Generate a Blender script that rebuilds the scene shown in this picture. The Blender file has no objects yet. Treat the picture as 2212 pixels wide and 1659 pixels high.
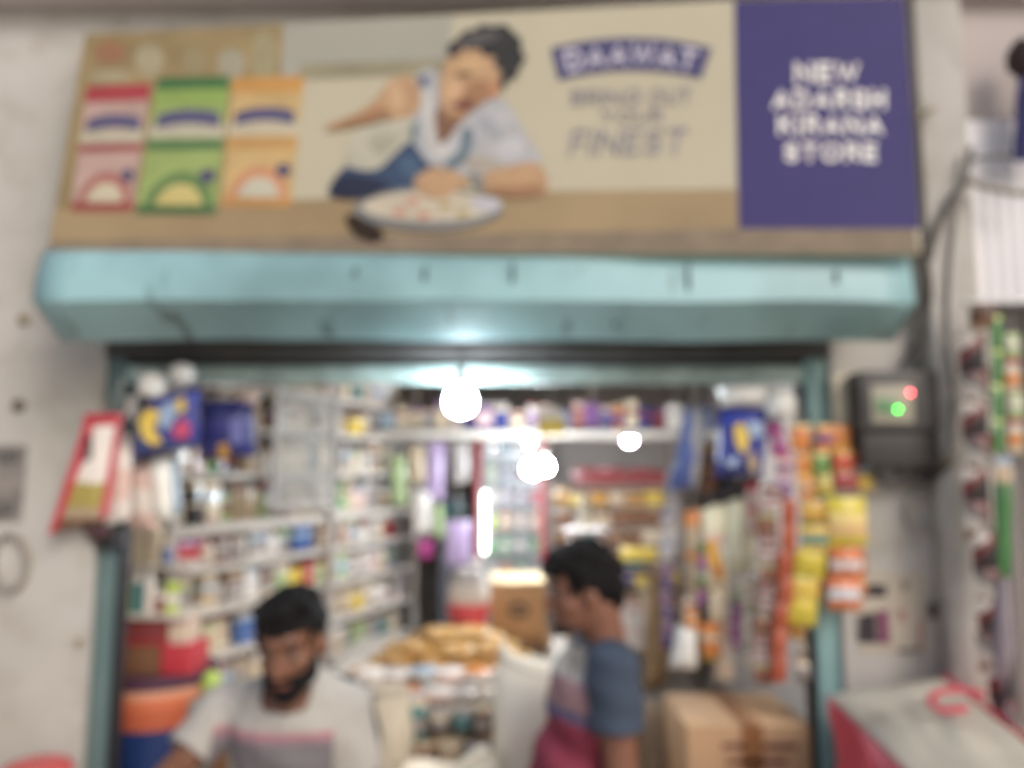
import bpy, bmesh, math, random
from mathutils import Vector, Matrix, noise
from mathutils.geometry import tessellate_polygon

random.seed(7)
S = bpy.context.scene
COL = S.collection
R = math.radians

# ------------------------------------------------------------------ camera
W, H, F = 2212.0, 1659.0, 1661.0          # measuring frame used for reading the photograph
CAM = Vector((0.0, 0.0, 1.85))
PITCH = math.atan(180.5 / F)
FWD = Vector((0, math.cos(PITCH), math.sin(PITCH)))
UP = Vector((0, -math.sin(PITCH), math.cos(PITCH)))
cd = bpy.data.cameras.new("camera")
cam = bpy.data.objects.new("camera", cd)
COL.objects.link(cam)
cam.location = CAM
cam.rotation_euler = (math.pi / 2 + PITCH, 0, 0)
cd.sensor_width = 36.0
cd.lens = 36.0 * F / W
cd.clip_start = 0.02
cd.clip_end = 3000
cd.dof.use_dof = True                      # the photograph is focused far too near
cd.dof.focus_distance = 0.150
cd.dof.aperture_fstop = 9.0
S.camera = cam

# ------------------------------------------------------------------ light
wd = bpy.data.worlds.new("World")
S.world = wd
wd.use_nodes = True
nt = wd.node_tree
sky = nt.nodes.new("ShaderNodeTexSky")
sky.sky_type = 'NISHITA'
sky.sun_disc = False
SUN_EL, SUN_AZ = R(36), R(146)             # azimuth clockwise from +Y: behind the camera, to the right
sky.sun_elevation = SUN_EL
sky.sun_rotation = SUN_AZ
sky.dust_density = 4.0
sky.air_density = 1.0
nt.links.new(sky.outputs[0], nt.nodes["Background"].inputs[0])
nt.nodes["Background"].inputs[1].default_value = 0.12
sl = bpy.data.lights.new("sun", 'SUN')
sl.energy = 0.9
sl.angle = R(22)
sl.color = (1.0, 0.95, 0.88)
sun = bpy.data.objects.new("sun", sl)
COL.objects.link(sun)
sdir = Vector((math.sin(SUN_AZ) * math.cos(SUN_EL), math.cos(SUN_AZ) * math.cos(SUN_EL), math.sin(SUN_EL)))
sun.rotation_euler = (-sdir).to_track_quat('-Z', 'Y').to_euler()
sun.location = (3, -6, 9)

S.view_settings.view_transform = 'Standard'
S.view_settings.look = 'None'
S.view_settings.gamma = 1.0
S.view_settings.exposure = 0.0
S.view_settings.use_curve_mapping = False
S.view_settings.use_white_balance = True
S.view_settings.white_balance_temperature = 6350
S.view_settings.white_balance_tint = 10
S.cycles.use_denoising = True
S.cycles.max_bounces = 8

# ------------------------------------------------------------------ helpers
def ray(px, py):
    return Vector(((px - W / 2) / F, 0, 0)) + UP * ((H / 2 - py) / F) + FWD

def at(px, py, Y):
    """the point of the place that the photo shows at (px, py), at distance Y"""
    d = ray(px, py)
    return CAM + d * (Y / d.y)

def lin(c):
    c /= 255.0
    return c / 12.92 if c <= 0.04045 else ((c + 0.055) / 1.055) ** 2.4

def C(r, g, b, k=1.0):
    return tuple(min(0.88, lin(v) * k) for v in (r, g, b)) + (1.0,)

MATS = {}

def _noise(n, l, scale, detail=4.0):
    tc = n.new("ShaderNodeTexCoord")
    t = n.new("ShaderNodeTexNoise")
    t.inputs["Scale"].default_value = scale
    t.inputs["Detail"].default_value = detail
    l.new(tc.outputs["Object"], t.inputs["Vector"])
    return tc, t

def M(name, col, rough=0.6, var=0.12, scale=6.0, metal=0.0, bump=0.0, spec=0.5, alpha=None, trans=0.0, coat=0.0):
    key = (name,)
    if key in MATS:
        return MATS[key]
    m = bpy.data.materials.new(name)
    m.use_nodes = True
    n, l = m.node_tree.nodes, m.node_tree.links
    b = n["Principled BSDF"]
    tc, t = _noise(n, l, scale)
    mix = n.new("ShaderNodeMix")
    mix.data_type = 'RGBA'
    mr = n.new("ShaderNodeMapRange")
    mr.inputs["From Min"].default_value = 0.3
    mr.inputs["From Max"].default_value = 0.7
    l.new(t.outputs["Fac"], mr.inputs["Value"])
    l.new(mr.outputs["Result"], mix.inputs["Factor"])
    mix.inputs["A"].default_value = tuple(max(0, c * (1 - var)) for c in col[:3]) + (1,)
    mix.inputs["B"].default_value = tuple(min(0.9, c * (1 + var)) for c in col[:3]) + (1,)
    l.new(mix.outputs["Result"], b.inputs["Base Color"])
    b.inputs["Roughness"].default_value = rough
    b.inputs["Metallic"].default_value = metal
    b.inputs["Specular IOR Level"].default_value = spec
    b.inputs["Coat Weight"].default_value = coat
    if trans:
        b.inputs["Transmission Weight"].default_value = trans
    if alpha is not None:
        b.inputs["Alpha"].default_value = alpha
    if bump:
        bp = n.new("ShaderNodeBump")
        bp.inputs["Strength"].default_value = bump
        bp.inputs["Distance"].default_value = 0.01
        l.new(t.outputs["Fac"], bp.inputs["Height"])
        l.new(bp.outputs["Normal"], b.inputs["Normal"])
    MATS[key] = m
    return m

def bands(name, stops, rough=0.35, axis='Z', warp=0.05, wscale=5.0, obj_space=False, spec=0.5, span=(0, 1), rot=None):
    """printed packaging: flat bands of colour across the thing, edges slightly uneven"""
    key = ("bands", name)
    if key in MATS:
        return MATS[key]
    m = bpy.data.materials.new(name)
    m.use_nodes = True
    n, l = m.node_tree.nodes, m.node_tree.links
    b = n["Principled BSDF"]
    tc = n.new("ShaderNodeTexCoord")
    sx = n.new("ShaderNodeSeparateXYZ")
    src = tc.outputs["Object" if obj_space else "Generated"]
    if rot is not None:
        mp = n.new("ShaderNodeMapping")
        mp.inputs["Rotation"].default_value = rot
        l.new(src, mp.inputs["Vector"])
        src = mp.outputs["Vector"]
    l.new(src, sx.inputs[0])
    t = n.new("ShaderNodeTexNoise")
    t.inputs["Scale"].default_value = wscale
    l.new(tc.outputs["Object" if obj_space else "Generated"], t.inputs["Vector"])
    ma = n.new("ShaderNodeMath"); ma.operation = 'MULTIPLY_ADD'
    l.new(t.outputs["Fac"], ma.inputs[0])
    ma.inputs[1].default_value = warp * 2
    sub = n.new("ShaderNodeMath"); sub.operation = 'SUBTRACT'
    l.new(sx.outputs[axis], sub.inputs[0]); sub.inputs[1].default_value = warp
    l.new(sub.outputs[0], ma.inputs[2])
    mr = n.new("ShaderNodeMapRange")
    mr.inputs["From Min"].default_value, mr.inputs["From Max"].default_value = span
    l.new(ma.outputs[0], mr.inputs["Value"])
    cr = n.new("ShaderNodeValToRGB")
    cr.color_ramp.interpolation = 'CONSTANT'
    el = cr.color_ramp.elements
    while len(el) > 1:
        el.remove(el[-1])
    el[0].position = stops[0][0]; el[0].color = stops[0][1]
    for p, c in stops[1:]:
        e = el.new(p); e.color = c
    l.new(mr.outputs["Result"], cr.inputs["Fac"])
    l.new(cr.outputs["Color"], b.inputs["Base Color"])
    b.inputs["Roughness"].default_value = rough
    b.inputs["Specular IOR Level"].default_value = spec
    MATS[key] = m
    return m

def glow(name, col, strength):
    m = bpy.data.materials.new(name)
    m.use_nodes = True
    b = m.node_tree.nodes["Principled BSDF"]
    b.inputs["Base Color"].default_value = (0.8, 0.8, 0.8, 1)
    b.inputs["Emission Color"].default_value = col
    b.inputs["Emission Strength"].default_value = strength
    return m

def wloc(o):
    v = Vector(o.location)
    p = o.parent
    while p:
        v += p.location
        p = p.parent
    return v

def obj(name, bm, mat, parent=None, origin=None, smooth=True, rotz=None):
    """link one bmesh (world coordinates) as one mesh object; origin at its base"""
    if not isinstance(bm, bmesh.types.BMesh):
        raise TypeError(name)
    bmesh.ops.recalc_face_normals(bm, faces=bm.faces)
    vs = [v.co for v in bm.verts]
    if origin is None:
        lo = Vector((min(v.x for v in vs), min(v.y for v in vs), min(v.z for v in vs)))
        hi = Vector((max(v.x for v in vs), max(v.y for v in vs), max(v.z for v in vs)))
        origin = Vector(((lo.x + hi.x) / 2, (lo.y + hi.y) / 2, lo.z))
    bmesh.ops.translate(bm, verts=bm.verts, vec=-Vector(origin))
    me = bpy.data.meshes.new(name)
    bm.to_mesh(me)
    bm.free()
    if smooth:
        me.polygons.foreach_set("use_smooth", [True] * len(me.polygons))
        if hasattr(me, "set_sharp_from_angle"):
            me.set_sharp_from_angle(angle=R(38))
    for mm in (mat if isinstance(mat, (list, tuple)) else [mat]):
        me.materials.append(mm)
    o = bpy.data.objects.new(name, me)
    COL.objects.link(o)
    o.location = origin
    if parent:
        o.location = Vector(origin) - wloc(parent)
        o.parent = parent
    if rotz is not None:
        o.rotation_euler.z = rotz
    return o

def tag(o, label, cat, group=None, kind=None):
    o["label"] = label
    o["category"] = cat
    if group:
        o["group"] = group
    if kind:
        o["kind"] = kind
    return o

def struct(o):
    o["kind"] = "structure"
    return o

def thing(name, label, cat, loc, group=None):
    o = bpy.data.objects.new(name, None)
    o.empty_display_size = 0.05
    COL.objects.link(o)
    o.location = loc
    return tag(o, label, cat, group)

def NB():
    return bmesh.new()

def box(bm, c, s, bevel=0.0, rotz=0.0, rotx=0.0, roty=0.0):
    r = bmesh.ops.create_cube(bm, size=1.0)
    vs = r["verts"]
    bmesh.ops.scale(bm, verts=vs, vec=s)
    if bevel:
        es = list({e for v in vs for e in v.link_edges})
        g = bmesh.ops.bevel(bm, geom=es, offset=min(bevel, min(s) * 0.45), segments=2, affect='EDGES', profile=0.6)
        vs = list({v for f in g["faces"] for v in f.verts} | {v for v in vs if v.is_valid})
    m = Matrix.Translation(c) @ Matrix.Rotation(rotz, 4, 'Z') @ Matrix.Rotation(roty, 4, 'Y') @ Matrix.Rotation(rotx, 4, 'X')
    bmesh.ops.transform(bm, verts=vs, matrix=m)
    return bm

def pbox(x0, y0, x1, y1, Y, depth, bevel=0.004):
    """a box whose front face the photo shows between two corners, front at distance Y"""
    a, b = at(x0, y0, Y), at(x1, y1, Y)
    lo = Vector((min(a.x, b.x), Y, min(a.z, b.z)))
    hi = Vector((max(a.x, b.x), Y + depth, max(a.z, b.z)))
    return box(NB(), (lo + hi) / 2, hi - lo, bevel)

def tube(bm, pts, rad, seg=8, cap=True):
    pts = [Vector(p) for p in pts]
    rings = []
    for i, p in enumerate(pts):
        a = pts[max(0, i - 1)]
        b = pts[min(len(pts) - 1, i + 1)]
        t = (b - a).normalized()
        q = t.to_track_quat('Z', 'Y')
        r = rad[i] if isinstance(rad, (list, tuple)) else rad
        rings.append([bm.verts.new(p + q @ Vector((r * math.cos(2 * math.pi * k / seg), r * math.sin(2 * math.pi * k / seg), 0))) for k in range(seg)])
    for i in range(len(rings) - 1):
        for k in range(seg):
            bm.faces.new((rings[i][k], rings[i][(k + 1) % seg], rings[i + 1][(k + 1) % seg], rings[i + 1][k]))
    if cap:
        bm.faces.new(rings[0][::-1]); bm.faces.new(rings[-1])
    return bm

def spline(pts, n=6, closed=False):
    pts = [Vector(p) for p in pts]
    out = []
    m = len(pts)
    for i in range(m if closed else m - 1):
        if closed:
            p0, p1, p2, p3 = pts[(i - 1) % m], pts[i], pts[(i + 1) % m], pts[(i + 2) % m]
        else:
            p0, p1, p2, p3 = pts[max(0, i - 1)], pts[i], pts[i + 1], pts[min(m - 1, i + 2)]
        for k in range(n):
            t = k / n
            out.append(0.5 * ((2 * p1) + (p2 - p0) * t + (2 * p0 - 5 * p1 + 4 * p2 - p3) * t * t + (3 * p1 - p0 - 3 * p2 + p3) * t ** 3))
    if not closed:
        out.append(pts[-1])
    return out

def lathe(bm, base, prof, seg=20, sx=1.0, sy=1.0):
    base = Vector(base)
    rings = [[bm.verts.new(base + Vector((r * sx * math.cos(2 * math.pi * k / seg), r * sy * math.sin(2 * math.pi * k / seg), z))) for k in range(seg)] for r, z in prof]
    for i in range(len(rings) - 1):
        for k in range(seg):
            bm.faces.new((rings[i][k], rings[i][(k + 1) % seg], rings[i + 1][(k + 1) % seg], rings[i + 1][k]))
    bm.faces.new(rings[0][::-1]); bm.faces.new(rings[-1])
    return bm

def ell(bm, c, r, rot=None, seg=16, rings=10):
    g = bmesh.ops.create_uvsphere(bm, u_segments=seg, v_segments=rings, radius=1.0)
    m = Matrix.Translation(c)
    if rot is not None:
        m = m @ rot
    m = m @ Matrix.Diagonal((r[0], r[1], r[2], 1.0))
    bmesh.ops.transform(bm, verts=g["verts"], matrix=m)
    return bm

def capsule(bm, a, b, ra, rb, seg=14):
    a, b = Vector(a), Vector(b)
    q = (b - a).normalized()
    tube(bm, [a - q * ra * 0.0, b], [ra, rb], seg)
    ell(bm, a, (ra,) * 3, seg=seg, rings=8)
    ell(bm, b, (rb,) * 3, seg=seg, rings=8)
    return bm

def prism(poly, thick, axis=Vector((0, 1, 0))):
    """closed outline (world points in one plane) given thickness along axis"""
    bm = NB()
    a = [bm.verts.new(p) for p in poly]
    b = [bm.verts.new(Vector(p) + axis * thick) for p in poly]
    n = len(poly)
    tris = tessellate_polygon([[Vector(p) for p in poly]])
    for t in tris:
        try:
            bm.faces.new([a[i] for i in t]); bm.faces.new([b[i] for i in reversed(t)])
        except ValueError:
            pass
    for i in range(n):
        bm.faces.new((a[i], a[(i + 1) % n], b[(i + 1) % n], b[i]))
    return bm

def pillow(corners, Y, t, nx=8, nz=10, wr=0.004, dY=0.0, seal=0.06):
    """soft filled bag; corners TL TR BR BL as the photo shows them, centre plane at distance Y (bottom at Y+dY)"""
    bm = NB()
    TL, TR, BR, BL = [Vector((c[0], c[1], 0)) for c in corners]
    ph = random.random() * 10
    front, back = [], []
    for j in range(nz + 1):
        v = j / nz
        fr, bk = [], []
        for i in range(nx + 1):
            u = i / nx
            p = (TL * (1 - u) + TR * u) * (1 - v) + (BL * (1 - u) + BR * u) * v
            w = at(p.x, p.y, Y + dY * v)
            ue, ve = abs(2 * u - 1), abs(2 * v - 1)
            bul = t * 0.5 * max(0.0, (1 - ue ** 3)) ** 0.6 * max(0.0, 1 - (ve / (1 - seal)) ** 4 if ve < 1 - seal else 0.0) ** 0.6
            wv = wr * math.sin(9 * u + 5 * v + ph) * math.sin(7 * v + 3 * u + ph * 1.7)
            edge = i in (0, nx) or j in (0, nz)
            if edge:
                vv = bm.verts.new(w + Vector((0, wv, 0)))
                fr.append(vv); bk.append(vv)
            else:
                fr.append(bm.verts.new(w + Vector((0, -bul - 0.0012 + wv, 0))))
                bk.append(bm.verts.new(w + Vector((0, bul + 0.0012 + wv, 0))))
        front.append(fr); back.append(bk)
    for j in range(nz):
        for i in range(nx):
            for g, flip in ((front, 0), (back, 1)):
                f = [g[j][i], g[j][i + 1], g[j + 1][i + 1], g[j + 1][i]]
                try:
                    bm.faces.new(f[::-1] if flip else f)
                except ValueError:
                    pass
    return bm

def patch(corners, Y, pts, off=0.02, thick=0.0015):
    """printed shape standing just proud of a bag front"""
    return prism([at(p[0], p[1], Y - off) for p in pts], thick)

ORD = ["first", "second", "third", "fourth", "fifth", "sixth", "seventh", "eighth", "ninth", "tenth", "eleventh", "twelfth", "thirteenth",
       "fourteenth", "fifteenth", "sixteenth", "seventeenth", "eighteenth", "nineteenth", "twentieth", "21st", "22nd", "23rd", "24th", "25th", "26th", "27th", "28th", "29th", "30th"]

# ------------------------------------------------------------------ materials of the setting
def wall_mat():
    m = bpy.data.materials.new("whitewashed_plaster")
    m.use_nodes = True
    n, l = m.node_tree.nodes, m.node_tree.links
    b = n["Principled BSDF"]
    tc = n.new("ShaderNodeTexCoord")
    t1 = n.new("ShaderNodeTexNoise"); t1.inputs["Scale"].default_value = 1.6; t1.inputs["Detail"].default_value = 5
    t2 = n.new("ShaderNodeTexNoise"); t2.inputs["Scale"].default_value = 9; t2.inputs["Detail"].default_value = 6
    for t in (t1, t2):
        l.new(tc.outputs["Object"], t.inputs["Vector"])
    cr = n.new("ShaderNodeValToRGB")
    e = cr.color_ramp.elements
    e[0].position = 0.3; e[0].color = C(172, 168, 158)
    e[1].position = 0.62; e[1].color = C(197, 193, 188)
    l.new(t1.outputs["Fac"], cr.inputs["Fac"])
    cr2 = n.new("ShaderNodeValToRGB")
    e = cr2.color_ramp.elements
    e[0].position = 0.30; e[0].color = (0.58, 0.54, 0.47, 1)
    e[1].position = 0.50; e[1].color = (1, 1, 1, 1)
    l.new(t2.outputs["Fac"], cr2.inputs["Fac"])
    mx = n.new("ShaderNodeMix"); mx.data_type = 'RGBA'; mx.blend_type = 'MULTIPLY'
    mx.inputs["Factor"].default_value = 0.34
    l.new(cr.outputs["Color"], mx.inputs["A"]); l.new(cr2.outputs["Color"], mx.inputs["B"])
    l.new(mx.outputs["Result"], b.inputs["Base Color"])
    b.inputs["Roughness"].default_value = 0.85
    bp = n.new("ShaderNodeBump"); bp.inputs["Strength"].default_value = 0.25; bp.inputs["Distance"].default_value = 0.01
    l.new(t2.outputs["Fac"], bp.inputs["Height"]); l.new(bp.outputs["Normal"], b.inputs["Normal"])
    return m

PLASTER = wall_mat()
def teal_mat():
    m = bpy.data.materials.new("teal_paint"); m.use_nodes = True
    n, l = m.node_tree.nodes, m.node_tree.links
    b = n["Principled BSDF"]
    tc = n.new("ShaderNodeTexCoord"); mp = n.new("ShaderNodeMapping")
    mp.inputs["Scale"].default_value = (9, 2.5, 2.0)
    l.new(tc.outputs["Object"], mp.inputs["Vector"])
    t1 = n.new("ShaderNodeTexNoise"); t1.inputs["Scale"].default_value = 2.2; t1.inputs["Detail"].default_value = 7
    l.new(mp.outputs["Vector"], t1.inputs["Vector"])
    t2 = n.new("ShaderNodeTexNoise"); t2.inputs["Scale"].default_value = 2.4; t2.inputs["Detail"].default_value = 5
    l.new(tc.outputs["Object"], t2.inputs["Vector"])
    c1 = n.new("ShaderNodeValToRGB"); e = c1.color_ramp.elements
    e[0].position = 0.34; e[0].color = C(126, 160, 164); e[1].position = 0.62; e[1].color = C(160, 201, 206)
    l.new(t2.outputs["Fac"], c1.inputs["Fac"])
    c2 = n.new("ShaderNodeValToRGB"); e = c2.color_ramp.elements
    e[0].position = 0.27; e[0].color = C(104, 92, 78); e[1].position = 0.38; e[1].color = (1, 1, 1, 1)
    l.new(t1.outputs["Fac"], c2.inputs["Fac"])
    mx = n.new("ShaderNodeMix"); mx.data_type = 'RGBA'; mx.blend_type = 'MULTIPLY'; mx.inputs["Factor"].default_value = 0.75
    l.new(c1.outputs["Color"], mx.inputs["A"]); l.new(c2.outputs["Color"], mx.inputs["B"])
    l.new(mx.outputs["Result"], b.inputs["Base Color"])
    b.inputs["Roughness"].default_value = 0.42
    return m
TEAL = teal_mat()
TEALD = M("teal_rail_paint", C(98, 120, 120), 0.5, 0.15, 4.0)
GREYP = M("grey_interior_paint", C(188, 180, 172), 0.8, 0.08, 2.0)
CONC = M("concrete", C(140, 134, 128), 0.9, 0.18, 3.0, bump=0.3)
WHITEP = M("white_shelf_paint", C(206, 198, 188), 0.5, 0.06, 5.0)
DARK = M("black_plastic", C(38, 38, 42), 0.45, 0.2, 8.0)
STEEL = M("steel", C(150, 150, 150), 0.35, 0.1, 9.0, metal=0.9)
WOOD = M("plain_wood", C(140, 105, 70), 0.6, 0.2, 7.0)
CARD = M("cardboard", C(186, 146, 104), 0.8, 0.08, 5.0)
STRING = M("pale_string", C(190, 185, 175), 0.7, 0.1, 20)

# ------------------------------------------------------------------ ground and shop building
bm = NB(); box(bm, (0, 0, -0.05), (1200, 1200, 0.1)); g = struct(obj("ground", bm, M("dusty_street", C(196, 186, 172), 0.9, 0.2, 2.0, bump=0.3)))

FY, FB = 2.30, 2.52
XL, XR = at(201, 1200, FY).x, at(1815, 1200, FY).x
yt0 = at(1000, 600, FY).z
ZL = at(1000, 770, FY).z                       # lintel, hidden behind the shutter hood
b0 = thing("shop_building", "whitewashed plaster shop front around the wide open doorway", "building", (0, FY, 0))
def bpart(name, lo, hi, mat=PLASTER, bevel=0.004):
    lo, hi = Vector(lo), Vector(hi)
    return obj(name, box(NB(), (lo + hi) / 2, hi - lo, bevel), mat, b0)
bpart("wall", (-3.6, FY, 0), (XL, FB, 3.298))
bpart("wall", (XR, FY, 0), (1.45, FB, 3.298))
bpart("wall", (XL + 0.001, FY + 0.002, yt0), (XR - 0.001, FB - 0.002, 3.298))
bpart("lintel", (XL + 0.001, FY + 0.002, ZL), (XR - 0.001, FB - 0.002, yt0 - 0.001), M("shade_dark_lintel", C(84, 82, 80), 0.9, 0.2))  # plaster darkened to paint in the shade behind the hood
bpart("ledge", (-3.6, FY - 0.10, 3.30), (4.2, FB, 3.42), M("ledge_plaster", C(205, 196, 194), 0.8, 0.08, 2.0))
bpart("wall", (-3.6, FY + 0.004, 3.422), (4.2, FB, 4.6))
px0, px1 = at(2046, 1200, 2.22).x, at(2108, 520, 2.22).x
bpart("pillar", (px0, 2.22, 0), (px1, FY - 0.001, 3.298))
bpart("beam", (px1 + 0.002, 2.26, at(2150, 258, 2.26).z), (4.2, FB, 3.298), M("beam_plaster", C(190, 180, 176), 0.8, 0.08, 2.0))
# shop room
bpart("floor", (-1.7, FB + 0.001, 0.0), (1.6, 5.2, 0.02), M("floor_tiles", C(150, 135, 118), 0.5, 0.15, 3.0))
bpart("ceiling", (-1.7, FB + 0.001, 2.45), (1.6, 5.2, 2.55), GREYP)
bpart("wall", (-1.7, 5.2, 0.0), (1.6, 5.3, 2.55), GREYP)
bpart("wall", (-1.72, FB + 0.001, 0.0), (-1.6, 5.19, 2.449), GREYP)
bpart("wall", (1.25, FB + 0.001, 0.021), (1.37, 5.19, 2.449), GREYP)
# dark marks on the wall are things painted or stuck there
nb = thing("neighbour_shop", "dim recess of the next shop beyond the right pillar", "building", (2.4, 3.0, 0))
obj("wall", box(NB(), (2.9, 3.25, 1.66), (3.0, 0.1, 3.32)), M("dim_neighbour_wall", C(120, 115, 112), 0.8, 0.15, 3.0), nb)

# ------------------------------------------------------------------ rolling shutter
xa, xb = -1.238, 1.045
sh = thing("rolling_shutter", "teal painted rolling shutter hood above the doorway, rolled up", "shutter", (0, 2.0, at(1000, 740, 2.18).z))
yt = at(1000, 548, 2.03).z; yc0 = at(1000, 650, 1.965).z; yb = at(1000, 742, 2.15).z
prof = [(2.299, yt + 0.012), (2.02, yt + 0.012), (1.985, yt - 0.012), (1.966, (yt + yc0) / 2), (1.956, yc0), (2.025, (yc0 + yb) / 2), (2.095, yb), (2.105, yb + 0.02)]
bm = NB()
nseg = 26
rows = []
for k in range(nseg + 1):
    x = xa + (xb - xa) * k / nseg
    rows.append([bm.verts.new((x, y + 0.006 * noise.noise(Vector((x * 4, i * 2.0, 1))), z + 0.007 * noise.noise(Vector((x * 3, i * 1.3, 5))) - 0.004 * (k / nseg))) for i, (y, z) in enumerate(prof)])
for k in range(nseg):
    for i in range(len(prof) - 1):
        bm.faces.new((rows[k][i], rows[k][i + 1], rows[k + 1][i + 1], rows[k + 1][i]))
hood = obj("hood", bm, TEAL, sh)
sol = hood.modifiers.new("thickness", 'SOLIDIFY'); sol.thickness = 0.002
for x, s in ((xa, -1), (xb, 1)):
    obj("end_cap", prism([Vector((x + s * 0.0025, y, z - (0.004 if s > 0 else 0))) for y, z in prof], 0.003 * s, Vector((1, 0, 0))), TEALD, sh, smooth=False)
# seam folds, rivets and dents on the hood's front sheet
for px, py, ln in ((918, 590, 34), (1108, 588, 46), (1487, 598, 60), (1808, 596, 30), (768, 586, 20)):
    p = at(px, py, 1.958)
    bm = NB(); box(bm, p, (0.008, 0.006, ln / F * 1.96), 0.002)
    obj("seam_tab", bm, M("rusted_teal", C(92, 108, 108), 0.7, 0.3, 30), sh)
for px, py in ((500, 632), (735, 628), (1062, 628), (1112, 682), (1330, 700), (420, 628), (1700, 632)):
    bm = NB(); ell(bm, at(px, py, 1.966 if py < 650 else 2.03), (0.008, 0.006, 0.008), seg=8, rings=6)
    obj("rivet", bm, M("rusted_teal", None), sh)
# bottom bar of the rolled curtain, a few slats and the guide rails
obj("bottom_bar", pbox(262, 790, 1752, 828, 2.335, 0.035), M("worn_teal_bar", C(172, 194, 190), 0.5, 0.3, 9.0), sh)
obj("slat", pbox(262, 768, 1765, 791, 2.405, 0.02), M("grimy_shaded_slat", C(62, 68, 70), 0.6, 0.2), sh)  # grease-dark, with the slot's shade also put into the colour
obj("slat", pbox(262, 744, 1765, 767, 2.405, 0.02), M("grimy_shaded_slat", None), sh)
obj("curtain_roll", tube(NB(), [(xa + 0.06, 2.17, yt - 0.06), (xb - 0.06, 2.17, yt - 0.06)], 0.075, 16), M("grimy_shaded_slat", None), sh)
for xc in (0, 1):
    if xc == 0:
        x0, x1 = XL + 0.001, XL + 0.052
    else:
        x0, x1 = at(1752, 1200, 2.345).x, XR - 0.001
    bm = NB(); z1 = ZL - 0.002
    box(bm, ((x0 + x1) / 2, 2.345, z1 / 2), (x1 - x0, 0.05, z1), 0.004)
    obj("guide_rail", bm, TEALD if xc == 0 else M("teal_rail_lit_side", C(132, 166, 166), 0.45, 0.25, 3.0), sh)  # light on the right rail is put into a paler teal
    bm = NB(); xx = x1 + 0.009 if xc == 0 else x0 - 0.009
    box(bm, (xx, 2.365, z1 / 2), (0.016, 0.05, z1), 0.003)
    obj("groove_shade", bm, DARK, sh)  # solid black bar stands in for the groove's shade
obj("lock_latch", pbox(212, 1140, 250, 1186, 2.285, 0.04, 0.008), DARK, sh)

# ------------------------------------------------------------------ shop sign with its print
BL, TL, BR = at(104, 545, 2.02), at(184, 74, 2.17), at(1984, 545, 1.93)
sn = (TL - BL).cross(BR - BL).normalized()
if sn.y > 0:
    sn = -sn
def onsign(px, py, lay=0):
    d = ray(px, py)
    t = (BL + sn * (0.0005 * lay) - CAM).dot(sn) / d.dot(sn)
    return CAM + d * t
sg = thing("shop_sign", "long printed rice advertisement board over the teal shutter, naming the store", "sign", (0, 2.0, onsign(1000, 545).z))
FLEX = 0.62
def pm(name, r, g, b, k=1.0, var=0.13, scale=14):
    return M("print_" + name, C(r, g, b, k), FLEX, var, scale, spec=0.22)
def sheet(name, pts, mat, lay, parent=None, smooth_n=0, thick=0.0004):
    if smooth_n:
        pts = [(p.x, p.y) for p in spline([(a, b, 0) for a, b in pts], smooth_n, True)]
    return obj(name, prism([onsign(a, b, lay) for a, b in pts], thick, sn), mat, parent or sg, smooth=False)
# board
obj("board", prism([onsign(184, 74), onsign(1590, 0), onsign(1954, -8), onsign(1990, 545), onsign(104, 545)], 0.025, -sn), pm("cream_wall", 190, 183, 160, var=0.03, scale=3), sg, smooth=False)
sheet("printed_kitchen", [(184, 74), (612, 52), (600, 430), (118, 462)], pm("kitchen", 150, 132, 96, var=0.2, scale=5), 1)
for i, (x, y, rx, ry, c) in enumerate(((322, 130, 32, 36, (165, 155, 128)), (500, 138, 30, 34, (160, 155, 135)), (238, 112, 34, 26, (150, 112, 84)), (420, 130, 26, 30, (150, 138, 106)), (240, 165, 48, 14, (165, 155, 125)), (570, 125, 26, 60, (158, 150, 118)))):
    sheet("printed_jar", [(x + rx * math.cos(a * 0.5236), y + ry * math.sin(a * 0.5236)) for a in range(12)], pm("jar%d" % i, *c), 2)
sheet("printed_back_wall", [(613, 52), (980, 34), (960, 160), (606, 176)], pm("backwall", 166, 164, 152, var=0.04, scale=3), 1)
sheet("printed_window_ledge", [(652, 137), (968, 128), (960, 160), (640, 172)], pm("ledge", 148, 142, 118), 2)
sheet("printed_table", [(118, 452), (640, 432), (1180, 413), (1590, 408), (1597, 516), (104, 540)], pm("table", 158, 138, 106, var=0.12, scale=3), 3)
sheet("printed_table_edge", [(106, 522), (1000, 505), (1597, 494), (1976, 494), (1986, 545), (104, 545)], pm("table_edge", 136, 122, 104), 4)

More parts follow.
